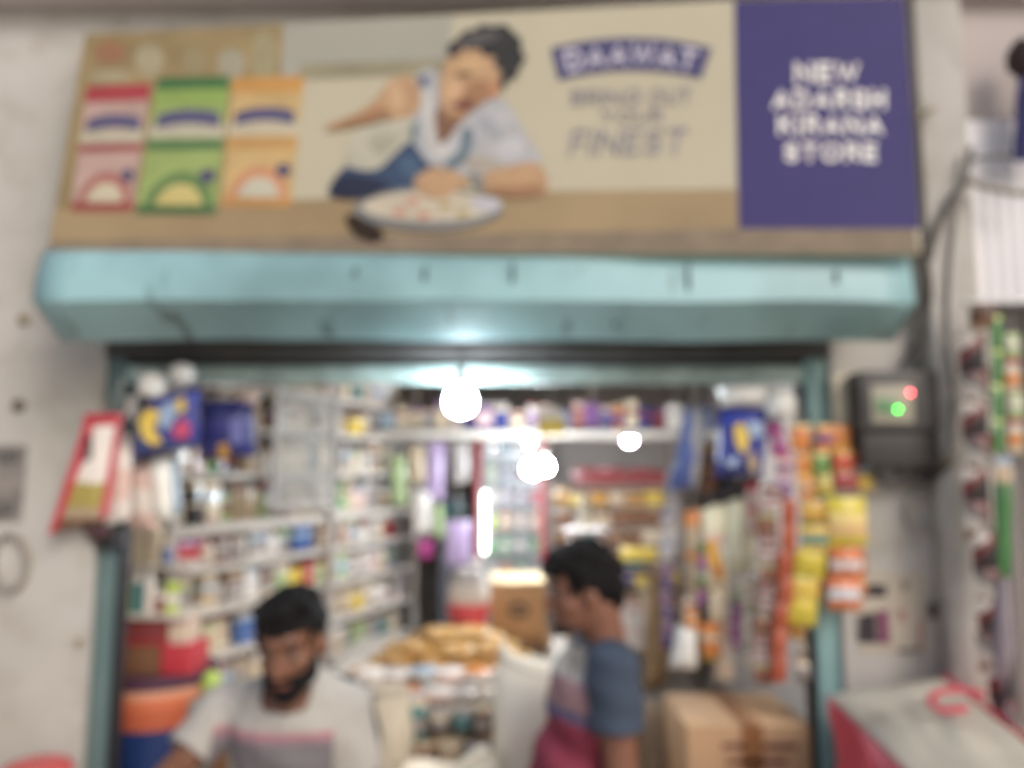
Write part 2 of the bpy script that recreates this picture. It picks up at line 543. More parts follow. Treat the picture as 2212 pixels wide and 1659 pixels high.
def packet(name, q, rows, dome, ring, arc):
    TLq, TRq, BRq, BLq = [Vector((a, b, 0)) for a, b in q]
    def uv(u, v):
        p = (TLq * (1 - u) + TRq * u) * (1 - v) + (BLq * (1 - u) + BRq * u) * v
        return (p.x, p.y)
    base = sheet("printed_" + name + "_packet", [uv(0, 0), uv(1, 0), uv(1, 1), uv(0, 1)], pm(name + "0", *rows[0][2]), 5)
    for i, (v0, v1, c) in enumerate(rows[1:]):
        sheet("printed_band", [uv(0.0, v0), uv(1.0, v0), uv(1.0, v1), uv(0.0, v1)], pm(name + str(i + 1), *c), 6, base)
    def oval(u, v, ru, rv, half=False):
        n = 20
        return [uv(u + ru * math.cos(math.pi * k / n * (1 if half else 2)), v - rv * math.sin(math.pi * k / n * (1 if half else 2))) for k in range(n + (1 if half else 0))]
    sheet("printed_arch", oval(0.52, 0.93, 0.42, 0.24, True), pm(name + "ring", *ring), 7, base)
    sheet("printed_dome", oval(0.52, 0.93, 0.29, 0.155, True), pm(name + "dome", *dome), 8, base)
    sheet("printed_small_figure", oval(0.84, 0.72, 0.11, 0.05), pm("navyblob", 84, 82, 110), 8, base)
    lo = [uv(0.08 + 0.84 * k / 10, 0.235 + 0.10 * (abs(k / 5 - 1) ** 2) * 0.35) for k in range(11)]
    hi = [uv(0.08 + 0.84 * k / 10, 0.335 + 0.10 * (abs(k / 5 - 1) ** 2) * 0.35) for k in range(11)]
    sheet("printed_brand_ribbon", lo + hi[::-1], pm("ribbon", 92, 90, 122), 9, base)
    return base
packet("red", [(188, 186), (326, 180), (286, 456), (152, 456)], [(0, 1, (182, 155, 145)), (0.0, 0.13, (165, 70, 76)), (0.36, 0.45, (186, 180, 158)), (0.47, 0.53, (150, 84, 80)), (0.93, 1.0, (150, 76, 72))], (200, 190, 165), (168, 112, 104), 0)
packet("green", [(341, 168), (497, 164), (466, 464), (292, 464)], [(0, 1, (150, 168, 104)), (0.0, 0.09, (72, 112, 70)), (0.09, 0.20, (142, 166, 92)), (0.34, 0.44, (186, 180, 160)), (0.46, 0.53, (84, 116, 78)), (0.93, 1.0, (80, 108, 72))], (200, 186, 122), (104, 132, 84), 0)
packet("orange", [(504, 168), (657, 164), (628, 447), (477, 445)], [(0, 1, (196, 168, 118)), (0.0, 0.12, (196, 148, 86)), (0.34, 0.45, (194, 184, 160)), (0.47, 0.56, (190, 150, 96)), (0.93, 1.0, (188, 142, 90))], (196, 192, 172), (200, 146, 112), 0)

def zz(pts):                                   # artwork outlines were read off an enlarged view
    return [(663.6 + 0.35 * a, 0.35 * b) for a, b in pts]
SKINP = pm("skin", 186, 152, 118); SKIND = pm("skin_dark", 160, 122, 92)
man = sheet("printed_cook", zz([(1000, 700), (1150, 600), (1240, 650), (1310, 760), (1390, 900), (1450, 1000), (1300, 1070), (1100, 1075), (950, 1080), (800, 1020), (700, 1000), (640, 880), (660, 700), (690, 450), (800, 440), (830, 700)]), pm("shirt", 178, 178, 180), 10, None, 3)
sheet("printed_sleeve", zz([(320, 800), (500, 750), (650, 720), (620, 900), (480, 1030), (330, 1050), (240, 1000), (270, 880)]), pm("sleeve", 186, 182, 164), 11, man, 4)
sheet("printed_apron", zz([(140, 1210), (220, 1040), (330, 1050), (440, 1040), (560, 930), (640, 880), (740, 1000), (770, 1080), (660, 1180), (500, 1215)]), pm("apron", 62, 78, 104), 12, man, 3)
sheet("printed_apron_shade", zz([(150, 1215), (215, 1080), (440, 1110), (520, 1160), (480, 1218)]), pm("apron_dark", 46, 50, 70), 13, man, 3)
sheet("printed_strap", zz([(960, 800), (1020, 800), (1000, 950), (900, 1050), (850, 1010), (940, 930)]), pm("strap", 104, 122, 132), 12, man, 3)
sheet("printed_strap", zz([(690, 470), (750, 470), (740, 540), (690, 540)]), pm("strap2", 92, 104, 132), 13, man)
sheet("printed_strap", zz([(640, 780), (690, 740), (670, 880), (640, 880)]), pm("strap3", 100, 124, 130), 13, man)
sheet("printed_collar", zz([(700, 560), (760, 560), (800, 720), (880, 930), (800, 970), (720, 800)]), pm("collar", 196, 194, 190), 13, man, 3)
sheet("printed_arm", zz([(120, 770), (300, 700), (430, 600), (520, 490), (640, 470), (700, 560), (680, 690), (560, 735), (450, 725), (330, 765), (170, 800)]), SKINP, 14, man, 4)
sheet("printed_arm_shade", zz([(160, 790), (330, 700), (440, 660), (520, 700), (440, 740), (330, 770)]), SKIND, 15, man, 3)
sheet("printed_neck", zz([(805, 660), (970, 680), (900, 820), (820, 890), (795, 800)]), pm("neck", 128, 96, 78), 14, man, 3)
sheet("printed_face", zz([(865, 360), (960, 285), (1060, 285), (1165, 345), (1200, 440), (1150, 570), (1080, 640), (990, 690), (900, 720), (835, 690), (815, 550)]), SKINP, 15, man, 4)
sheet("printed_face_shade", zz([(1000, 520), (1110, 500), (1150, 560), (1080, 640), (1000, 680), (940, 660)]), SKIND, 16, man, 3)
sheet("printed_hair", zz([(905, 345), (868, 330), (880, 268), (935, 235), (960, 195), (1040, 178), (1070, 148), (1150, 160), (1220, 150), (1280, 205), (1325, 250), (1322, 310), (1350, 360), (1310, 420), (1290, 480), (1235, 490), (1215, 560), (1190, 500), (1200, 440), (1150, 400), (1160, 350), (1090, 345), (1060, 300), (1000, 310), (960, 290), (940, 330)]), pm("hair", 56, 55, 56), 17, man, 2)
sheet("printed_hair_shine", zz([(930, 270), (1010, 210), (1120, 195), (1200, 215), (1120, 260), (1000, 290)]), pm("hair_shine", 92, 90, 90), 18, man, 3)
sheet("printed_cheek", zz([(860, 520), (930, 490), (960, 560), (910, 620), (850, 610)]), pm("cheek", 204, 168, 132), 16, man, 3)
sheet("printed_forehead", zz([(900, 400), (1000, 350), (1100, 380), (1060, 440), (930, 440)]), pm("forehead", 200, 166, 126), 16, man, 3)
sheet("printed_ear", zz([(1130, 520), (1180, 510), (1180, 590), (1130, 600)]), pm("ear", 190, 138, 106), 17, man, 3)
sheet("printed_jaw_shade", zz([(840, 690), (930, 700), (1010, 670), (960, 740), (870, 740)]), SKIND, 17, man, 3)
sheet("printed_fold", zz([(1040, 760), (1120, 720), (1200, 820), (1180, 860)]), pm("fold", 162, 164, 170), 12, man, 3)
sheet("printed_fold", zz([(1160, 900), (1280, 840), (1350, 930), (1200, 980)]), pm("fold_light", 192, 192, 194), 12, man, 3)
sheet("printed_fold", zz([(950, 980), (1100, 960), (1240, 1040), (1040, 1060)]), pm("fold_warm", 172, 164, 152), 12, man, 3)
sheet("printed_sleeve_fold", zz([(380, 880), (500, 830), (580, 860), (460, 960)]), pm("sleeve_fold", 168, 164, 146), 12, man, 3)
sheet("printed_fingers", zz([(500, 520), (560, 500), (600, 620), (560, 690), (520, 640)]), pm("fingers", 200, 166, 132), 15, man, 3)
sheet("printed_apron_fold", zz([(560, 990), (660, 960), (700, 1060), (620, 1110)]), pm("apron_fold", 78, 98, 122), 13, man, 3)
sheet("printed_forearm_shade", zz([(1120, 1160), (1300, 1150), (1450, 1140), (1440, 1196), (1230, 1212)]), SKIND, 16, man, 3)
sheet("printed_eye", zz([(920, 450), (1000, 440), (1010, 470), (930, 480)]), pm("brow", 128, 100, 78), 18, man, 3)
sheet("printed_mouth", zz([(900, 640), (990, 610), (1030, 640), (960, 680)]), pm("mouth", 120, 76, 68), 18, man, 3)
sheet("printed_forearm", zz([(1080, 1080), (1300, 1010), (1430, 1010), (1485, 1120), (1445, 1200), (1230, 1215), (1080, 1160)]), SKINP, 15, man, 4)
sheet("printed_watch", zz([(1010, 1060), (1080, 1080), (1100, 1150), (1040, 1160)]), pm("watch", 138, 138, 134), 16, man)
bowl = sheet("printed_bowl", [(663.6 + 0.35 * (750 + 460 * math.cos(k * math.pi / 12)), 0.35 * (1290 + 135 * math.sin(k * math.pi / 12))) for k in range(24)], pm("bowl", 124, 126, 126), 13)
sheet("printed_rice", [(663.6 + 0.35 * (760 + 420 * math.cos(k * math.pi / 12)), 0.35 * (1272 + 95 * math.sin(k * math.pi / 12))) for k in range(24)], pm("rice", 196, 186, 166), 14, bowl)
for i, (x, y) in enumerate(((570, 1310), (850, 1270), (720, 1330), (960, 1320), (650, 1240))):
    sheet("printed_garnish", [(663.6 + 0.35 * (x + 45 * math.cos(k)), 0.35 * (y + 26 * math.sin(k))) for k in range(6)], pm("garnish%d" % (i % 2), *((196, 140, 122), (176, 160, 112))[i % 2]), 15, bowl)
sheet("printed_bowl_rim", zz([(1010, 1230), (1150, 1220), (1205, 1270), (1130, 1310), (1040, 1290)]), pm("rim", 190, 190, 196), 15, bowl, 3)
sheet("printed_bowl_shadow", zz([(240, 1330), (330, 1340), (470, 1430), (440, 1490), (350, 1480), (270, 1420)]), pm("bowl_shadow", 52, 40, 32), 14, bowl, 3)
sheet("printed_hand", zz([(660, 1110), (760, 1040), (880, 1045), (1000, 1120), (900, 1190), (820, 1230), (700, 1200)]), SKINP, 17, man, 3)

NAVY = pm("navy", 66, 60, 114, k=0.95, var=0.05)
sheet("name_panel", [(1587, 1), (1953, -7), (1974, 300), (1986, 494), (1596, 494)], NAVY, 5)
arc_hi = [(1190 + 348 * k / 16, 82 + 22 * (k / 8 - 1) ** 2) for k in range(17)]
arc_lo = [(1207 + 308 * k / 16, 150 + 20 * (k / 8 - 1) ** 2 + 4 * (1 - k / 16)) for k in range(17)]
ban = sheet("brand_banner", arc_hi + arc_lo[::-1], pm("banner", 80, 78, 116, k=1.0), 5)

def _arc(cx, cy, rx, ry, a0, a1, n=10):
    return [(cx + rx * math.cos(R(a0 + (a1 - a0) * k / n)), cy + ry * math.sin(R(a0 + (a1 - a0) * k / n))) for k in range(n + 1)]
GLYPH = {   # strokes of each capital in a box one high: (width, strokes)
    "N": (0.82, [[(0, 0), (0, 1)], [(0, 1), (0.82, 0)], [(0.82, 0), (0.82, 1)]]),
    "E": (0.60, [[(0.60, 1), (0, 1), (0, 0), (0.60, 0)], [(0, 0.5), (0.54, 0.5)]]),
    "W": (1.10, [[(0, 1), (0.28, 0), (0.55, 0.9), (0.82, 0), (1.10, 1)]]),
    "A": (0.86, [[(0, 0), (0.43, 1), (0.86, 0)], [(0.16, 0.30), (0.70, 0.30)]]),
    "D": (0.78, [[(0, 0), (0, 1), (0.30, 1)] + _arc(0.30, 0.5, 0.48, 0.5, 90, -90) + [(0, 0)]]),
    "R": (0.68, [[(0, 0), (0, 1), (0.38, 1)] + _arc(0.38, 0.74, 0.28, 0.26, 90, -90, 8) + [(0, 0.48)], [(0.32, 0.48), (0.70, 0)]]),
    "S": (0.64, [_arc(0.32, 0.75, 0.30, 0.25, 25, 270, 9) + _arc(0.32, 0.25, 0.32, 0.25, 90, -155, 9)]),
    "H": (0.76, [[(0, 0), (0, 1)], [(0.76, 0), (0.76, 1)], [(0, 0.5), (0.76, 0.5)]]),
    "K": (0.72, [[(0, 0), (0, 1)], [(0.68, 1), (0.04, 0.46)], [(0.24, 0.62), (0.74, 0)]]),
    "I": (0.0, [[(0, 0), (0, 1)]]),
    "T": (0.70, [[(0, 1), (0.70, 1)], [(0.35, 1), (0.35, 0)]]),
    "O": (0.98, [_arc(0.49, 0.5, 0.49, 0.5, 90, 450, 20)]),
    "B": (0.62, [[(0, 0), (0, 1), (0.34, 1)] + _arc(0.34, 0.76, 0.24, 0.24, 90, -90, 8) + [(0, 0.52)], [(0.34, 0.52)] + _arc(0.34, 0.26, 0.29, 0.26, 90, -90, 8) + [(0, 0)]]),
    "U": (0.76, [[(0, 1), (0, 0.36)] + _arc(0.38, 0.36, 0.38, 0.36, 180, 360, 10) + [(0.76, 1)]]),
    "G": (0.92, [_arc(0.48, 0.5, 0.48, 0.5, 45, 330, 14) + [(0.92, 0.46), (0.55, 0.46)]]),
    "F": (0.56, [[(0.56, 1), (0, 1), (0, 0)], [(0, 0.5), (0.50, 0.5)]]),
    "Y": (0.80, [[(0, 1), (0.40, 0.48), (0.80, 1)], [(0.40, 0.48), (0.40, 0)]]),
}
def text(name, word, mat, lay, fn, parent, bold=0.2, shear=0.0):
    """a line of lettering laid on the sign, drawn as broad strokes; fn maps the word's own 0..1 box onto the board"""
    bm = NB()
    gap = 0.20 + bold
    total = sum(GLYPH[c][0] for c in word) + gap * (len(word) - 1) + bold + shear
    x = bold / 2
    k = 0
    for c in word:
        w, strokes = GLYPH[c]
        for st_ in strokes:
            pts = [Vector((x + p[0], bold / 2 + p[1] * (1 - bold))) for p in st_]
            L, Rr = [], []
            for i, p in enumerate(pts):
                d0 = (p - pts[i - 1]).normalized() if i else None
                d1 = (pts[i + 1] - p).normalized() if i < len(pts) - 1 else None
                d = ((d0 or d1) + (d1 or d0))
                d = d.normalized() if d.length > 1e-4 else (d0 or d1)
                nrm_ = Vector((-d.y, d.x))
                c_ = max(0.55, nrm_.dot(Vector((-(d0 or d1).y, (d0 or d1).x))))
                q = p
                if i == 0: q = p - d * bold * 0.5
                if i == len(pts) - 1: q = p + d * bold * 0.5
                L.append(q + nrm_ * bold / 2 / c_); Rr.append(q - nrm_ * bold / 2 / c_)
            def vert(v, o_):
                return bm.verts.new(onsign(*fn(min(1.04, max(-0.04, (v.x + shear * v.y) / total)), min(1.0, max(0.0, v.y))), lay) + sn * o_)
            lv = [vert(v, 0.00004 * (k % 7)) for v in L]; rv = [vert(v, 0.00004 * (k % 7)) for v in Rr]
            for i in range(len(pts) - 1):
                try:
                    bm.faces.new((lv[i], lv[i + 1], rv[i + 1], rv[i]))
                except ValueError:
                    pass
            k += 1
        x += w + gap
    r = bmesh.ops.extrude_face_region(bm, geom=bm.faces[:])
    bmesh.ops.translate(bm, verts=[e for e in r["geom"] if isinstance(e, bmesh.types.BMVert)], vec=sn * 0.0004)
    return obj(name, bm, mat, parent, smooth=False)
def rect(x0, y0, x1, y1, sl=0.0):
    return lambda u, v: (x0 + (x1 - x0) * u, y1 + (y0 - y1) * v + sl * u)
LET = pm("lettering", 214, 208, 204, k=1.25); LETG = pm("grey_lettering", 146, 141, 150, k=1.0)
def arcf(u, v):
    u2 = 0.07 + 0.86 * u
    lo = (1207 + 308 * u2, 150 + 20 * (2 * u2 - 1) ** 2 + 4 * (1 - u2)); hi = (1190 + 348 * u2, 82 + 22 * (2 * u2 - 1) ** 2)
    w = 0.16 + 0.68 * v
    return (lo[0] * (1 - w) + hi[0] * w, lo[1] * (1 - w) + hi[1] * w)
text("brand_lettering", "DAAWAT", pm("banner_letter", 190, 186, 196, k=1.15), 7, arcf, ban, 0.2)
text("slogan_lettering", "BRING", LETG, 7, rect(1236, 194, 1386, 228, -2), sg, 0.15)
text("slogan_lettering", "OUT", LETG, 7, rect(1404, 192, 1494, 226, -2), sg, 0.15)
text("slogan_lettering", "YOUR", LETG, 7, rect(1300, 238, 1432, 266, -3), sg, 0.15)
text("slogan_lettering", "FINEST", LETG, 7, rect(1228, 280, 1487, 336, -4), sg, 0.15, 0.22)
text("store_lettering", "NEW", LET, 8, rect(1716, 134, 1856, 180), sg, 0.24)
text("store_lettering", "ADARSH", LET, 8, rect(1668, 192, 1914, 237), sg, 0.24)
text("store_lettering", "KIRANA", LET, 8, rect(1680, 248, 1908, 292), sg, 0.24)
text("store_lettering", "STORE", LET, 8, rect(1694, 308, 1894, 350), sg, 0.24)


# ------------------------------------------------------------------ lit bulbs
def bulb(px, py, Y, r, strength, label, col=(0.86, 0.94, 1.0, 1), drop=0.12):
    c = at(px, py, Y)
    t = thing("light_bulb", label, "light bulb", c + Vector((0, 0, -r)), "lit bulbs of the shop")
    bm = NB()
    lathe(bm, c + Vector((0, 0, -r)), [(0.15 * r, 0), (0.6 * r, 0.14 * r), (0.92 * r, 0.5 * r), (r, r), (0.9 * r, 1.45 * r), (0.62 * r, 1.85 * r), (0.5 * r, 2.0 * r)], 20)
    obj("globe", bm, glow("lit_globe", col, strength), t)
    bm = NB(); lathe(bm, c + Vector((0, 0, r + 0.001)), [(0.5 * r, 0), (0.5 * r, 0.5 * r), (0.36 * r, 0.7 * r), (0.36 * r, 1.1 * r), (0.1 * r, 1.3 * r)], 14)
    obj("cap", bm, WHITEP, t)
    bm = NB(); tube(bm, [c + Vector((0, 0, 2.2 * r)), c + Vector((0.004, 0, 2.2 * r + drop * 0.5)), c + Vector((0, 0, 2.2 * r + drop))], 0.003, 6)
    obj("wire", bm, DARK, t)
    return t
bulb(995, 866, 2.24, 0.043, 120, "large glaring white bulb hanging under the shutter in the doorway", drop=0.14)
bulb(1150, 1012, 3.50, 0.036, 460, "second glaring bulb deeper in the shop above the young man's forehead", drop=0.10)
bulb(1178, 1008, 3.60, 0.029, 460, "bulb close beside the second glaring bulb, touching it on the right")
bulb(1360, 950, 4.1, 0.028, 130, "pinkish white bulb under the loft shelf on the right", (1, 0.86, 0.96, 1), 0.03)
bulb(1145, 956, 4.1, 0.020, 80, "small white glint under the loft shelf above the drinks cooler, built as a bulb", drop=0.03)  # a glint, made as a small glowing bulb

# ------------------------------------------------------------------ goods: palette and shapes
PAL = {
    "cream": (206, 190, 164), "white": (216, 208, 200), "pale pink": (206, 178, 168), "beige": (184, 164, 138), "pale green": (166, 182, 136),
    "grey": (158, 150, 146), "maroon": (128, 62, 62), "red": (186, 62, 70), "orange": (208, 132, 70), "yellow": (206, 178, 84), "golden": (186, 140, 66),
    "green": (86, 140, 84), "teal": (78, 126, 128), "blue": (78, 104, 156), "navy": (48, 52, 110), "purple": (118, 82, 128), "lilac": (168, 146, 178),
    "pale blue": (150, 168, 184), "black": (46, 42, 44), "brown": (122, 88, 66), "silver": (168, 168, 172), "lime": (176, 194, 92), "magenta": (160, 60, 120),
}
KG = 1.12
def pc(n, k=KG):
    return C(*PAL[n], k)
def packmat(a, b, c, style):
    if style == 0:
        st = [(0, pc(a)), (0.28, pc(b)), (0.62, pc(a)), (0.86, pc(c))]
    elif style == 1:
        st = [(0, pc(b)), (0.14, pc(a)), (0.55, pc(c)), (0.72, pc(a))]
    elif style == 2:
        st = [(0, pc(a)), (0.42, pc(b)), (0.5, pc(a)), (0.8, pc(b))]
    else:
        st = [(0, pc(a)), (0.7, pc(c)), (0.82, pc(b))]
    return bands("pack_%s_%s_%s_%d" % (a, b, c, style), st, 0.26, warp=0.07)

def good(kind, col, w, d, h, loc, rotz, label, group, accents=None, rng=random):
    a = accents or [rng.choice(["cream", "white", "pale pink", "grey", "beige", "grey", "pale green", "beige", "brown", "cream", "maroon", "pale blue"]) for _ in range(2)]
    mat = packmat(col, a[0], a[1], rng.randrange(4))
    bm = NB()
    if kind == "bottle":
        r = min(w, d) / 2
        lathe(bm, (0, 0, 0), [(r * 0.9, 0), (r, h * 0.04), (r, h * 0.62), (r * 0.8, h * 0.74), (r * 0.4, h * 0.82), (r * 0.38, h * 0.86)], 14)
    elif kind == "jar":
        r = min(w, d) / 2
        lathe(bm, (0, 0, 0), [(r * 0.92, 0), (r, h * 0.05), (r, h * 0.78), (r * 0.9, h * 0.86)], 16)
    elif kind == "packet":
        box(bm, (0, 0, h / 2), (w, d * 0.55, h), min(w, d) * 0.2)
        for v in bm.verts:
            f = v.co.z / h
            v.co.y *= 1 - 0.85 * max(0, (f - 0.6) / 0.4) ** 1.5
    else:
        box(bm, (0, 0, h / 2), (w, d, h), 0.003)
    o = obj(kind, bm, mat, origin=(0, 0, 0))
    o.location = loc
    o.rotation_euler.z = rotz
    if kind in ("bottle", "jar"):
        bm = NB(); rr = min(w, d) / 2 * (0.5 if kind == "bottle" else 0.96)
        z0 = h * (0.861 if kind == "bottle" else 0.8605)
        lathe(bm, (0, 0, z0), [(rr, 0), (rr, h - z0 - 0.004), (rr * 0.85, h - z0)], 14)
        p = obj("cap" if kind == "bottle" else "lid", bm, M("cap_" + a[0], pc(a[0]), 0.4), origin=(0, 0, 0))
        p.parent = o
    return tag(o, label, kind, group)

# ------------------------------------------------------------------ rack along the left of the room
A, B = Vector((-1.21, 2.74, 0)), Vector((-0.55, 4.30, 0))
rd = (B - A).normalized(); LEN = (B - A).length
rn = Vector((-rd.y, rd.x, 0))                       # away from the room
rz = math.atan2(rd.y, rd.x)
DEP = 0.27
rack = thing("shelf_rack", "long white shelf rack receding along the left side of the shop", "shelf", A)
LEV = [0.52, 0.33, 0.16, -0.02, -0.215, -0.37, -0.53, -0.70, -0.87]
def rpt(s, dz, back=0.0):
    p = A + rd * s + rn * back
    return Vector((p.x, p.y, CAM.z + dz))
for i, dz in enumerate(LEV):
    th = 0.034 if dz == -0.215 else 0.022
    obj("shelf", box(NB(), rpt(LEN / 2, dz - th / 2, DEP / 2), (LEN, DEP, th), 0.003, rz), WHITEP, rack)
for s in (0.0, 0.93, LEN):
    for bk in (0.0, DEP):
        bm = NB(); p = rpt(s, 0, bk - 0.016 if bk == 0 else bk + 0.016)
        box(bm, (p.x, p.y, 1.22), (0.035, 0.028, 2.40), 0.003, rz)
        obj("upright", bm, M("grey_upright", C(176, 168, 160), 0.6, 0.08), rack)
bm = NB(); p = rpt(LEN / 2, 0, DEP + 0.045)
box(bm, (p.x, p.y, 1.22), (LEN, 0.012, 2.4), 0, rz); obj("back_panel", bm, M("rack_back", C(190, 180, 170), 0.8, 0.1), rack)
# dusty sliding pane in front of the upper shelves
pane = thing("sliding_glass_door", "dusty grey sliding glass pane in front of the upper left shelves", "glass door", rpt(0.62, -0.17, -0.05))
def pane_box(s0, s1, d0, d1, t, back, nm, mt):
    c = rpt((s0 + s1) / 2, (d0 + d1) / 2, back)
    return obj(nm, box(NB(), c, (s1 - s0, t, d1 - d0), 0.002, rz), mt, pane)
def dusty():
    m = bpy.data.materials.new("dusty_glass"); m.use_nodes = True
    n, l = m.node_tree.nodes, m.node_tree.links
    b = n["Principled BSDF"]; tr = n.new("ShaderNodeBsdfTransparent"); mx = n.new("ShaderNodeMixShader")
    tc, t = _noise(n, l, 5.0)
    mr = n.new("ShaderNodeMapRange"); mr.inputs["To Min"].default_value = 0.12; mr.inputs["To Max"].default_value = 0.50
    l.new(t.outputs["Fac"], mr.inputs["Value"]); l.new(mr.outputs["Result"], mx.inputs["Fac"])
    b.inputs["Base Color"].default_value = C(180, 178, 170); b.inputs["Roughness"].default_value = 0.65
    l.new(tr.outputs[0], mx.inputs[1]); l.new(b.outputs[0], mx.inputs[2]); l.new(mx.outputs[0], n["Material Output"].inputs[0])
    return m
pane_box(0.50, 0.89, -0.155, 0.31, 0.005, -0.05, "pane", dusty())
for s0, s1, d0, d1 in ((0.475, 0.50, -0.18, 0.335), (0.89, 0.915, -0.18, 0.335)):
    pane_box(s0, s1, d0, d1, 0.016, -0.05, "frame", M("aluminium", C(168, 161, 154), 0.6, 0.08, 9))
for d0, d1 in ((-0.18, -0.156), (0.311, 0.335)):
    pane_box(0.501, 0.889, d0, d1, 0.014, -0.05, "frame", M("aluminium", None))

SHELFNAME = ["topmost", "second highest", "third highest", "fourth highest", "middle", "fourth lowest", "third lowest", "second lowest", "lowest"]
rng = random.Random(21)
PALE = ["cream", "beige", "pale pink", "beige", "grey", "pale green", "cream", "white", "grey", "cream", "beige", "pale pink", "grey", "white"]
VIV = ["maroon", "red", "orange", "yellow", "golden", "green", "teal", "brown", "blue", "purple", "yellow", "lime"]
for li in range(1, len(LEV)):
    dz = LEV[li]
    gap = LEV[li - 1] - dz - 0.03
    s = 0.03; k = 0
    while s < LEN - 0.05:
        kind = rng.choice(["box", "box", "packet", "bottle", "jar", "packet"])
        w = rng.uniform(0.05, 0.15)
        h = gap * rng.uniform(0.78, 1.0)
        d = min(0.2, w * rng.uniform(0.6, 1.0))
        if kind in ("bottle", "jar"):
            d = w = min(w, 0.085)
        col = rng.choice(PALE) if rng.random() < (0.88 if s < 0.9 else 0.78) else rng.choice(VIV)
        acc = None
        if li == 5 and 0.02 < s < 0.10 and k == 0:
            kind, col, w, h, d, acc = "box", "red", 0.17, gap * 0.8, 0.16, ["magenta", "maroon"]
        if li == 4 and k == 1:
            kind, col, acc = "box", "black", ["cream", "grey"]
        if li == 5 and 0.74 < s < 0.82:
            kind, col, w, acc = "box", "blue", 0.05, ["navy", "pale blue"]
        if li == 6 and 0.70 < s < 0.80:
            kind, col, w, h, acc = "box", "yellow", 0.10, gap * 0.85, ["black", "golden"]
        if abs(s + w / 2 - 0.93) < 0.06 + w / 2 - 0.02:
            pass
        p = rpt(s + w / 2, dz + 0.001, 0.03 + d / 2 + rng.uniform(0, 0.03))
        good(kind, col, w, d, h, p, rz + rng.uniform(-0.08, 0.08) * (kind != "box"),
             "%s %s, %s from the doorway on the %s shelf of the left rack" % (col, kind, ORD[k], SHELFNAME[li]), "goods on the left rack", acc, rng)
        s += w + rng.uniform(0.002, 0.010); k += 1

# ------------------------------------------------------------------ back of the shop: cooler, loft shelf, back rack
cl = thing("drinks_cooler", "tall red framed glass drinks cooler glowing at the back of the shop", "cooler", (at(1100, 1000, 4.4).x, 4.4, 0.021))
xl, xr = at(1028, 1000, 4.4).x, at(1176, 1000, 4.4).x
zt, zb = at(1100, 922, 4.4).z, 0.03
WH = M("cooler_inside", C(210, 208, 205), 0.4, 0.04); RF = M("red_frame", C(178, 46, 56), 0.4, 0.08)
bm = NB(); box(bm, ((xl + xr) / 2, 4.88, (zt + zb) / 2), (xr - xl, 0.03, zt - zb)); obj("back_panel", bm, WH, cl)
for x in (xl + 0.012, xr - 0.012):
    bm = NB(); box(bm, (x, 4.64, (zt + zb) / 2), (0.024, 0.448, zt - zb)); obj("side_panel", bm, WH, cl)
bm = NB(); box(bm, ((xl + xr) / 2, 4.64, zt + 0.03), (xr - xl, 0.5, 0.058), 0.006); obj("header", bm, WH, cl)
bm = NB(); box(bm, ((xl + xr) / 2, 4.63, zb + 0.2), (xr - xl - 0.05, 0.44, 0.4), 0.006); obj("base", bm, RF, cl)
for x in (xl + 0.012, xr - 0.012):
    bm = NB(); box(bm, (x, 4.40, (zt + zb) / 2), (0.026, 0.03, zt - zb), 0.004); obj("door_frame", bm, RF, cl)
bm = NB(); box(bm, (xl + 0.05, 4.45, at(1000, 1128, 4.45).z), (0.018, 0.016, 0.34), 0.004)
obj("light_strip", bm, glow("cool_strip", (0.9, 1.0, 0.92, 1), 14), cl)
GL = M("clear_pane", (0.9, 0.95, 0.95, 1), 0.02, 0.0, alpha=0.10)
bm = NB(); box(bm, ((xl + xr) / 2, 4.405, (zt + zb) / 2 + 0.2), (xr - xl - 0.056, 0.004, zt - zb - 0.45)); obj("pane", bm, GL, cl)
ccol = [["white", "pale blue", "white", "green"], ["pale green", "blue", "maroon", "red"], ["white", "lilac", "purple", "red"], ["lime", "orange", "pale pink", "orange"], ["green", "green", "grey", "green"], ["white", "orange", "green", "grey"]]
for r in range(6):
    z = at(1000, 985 + 52 * r, 4.6).z
    bm = NB(); box(bm, ((xl + xr) / 2, 4.66, z - 0.006), (xr - xl - 0.056, 0.36, 0.010)); obj("wire_shelf", bm, STEEL, cl)
    for c in range(4):
        x = xl + 0.085 + (xr - xl - 0.13) * c / 3
        good("bottle", ccol[r][c], 0.07, 0.07, 0.115, (x, 4.56, z), 0, "%s bottle, %s from left on the %s shelf inside the lit cooler" % (ccol[r][c], ORD[c], ["topmost", "second", "third", "fourth", "fifth", "lowest visible"][r]), "drinks in the cooler", ["white", ccol[r][c]])

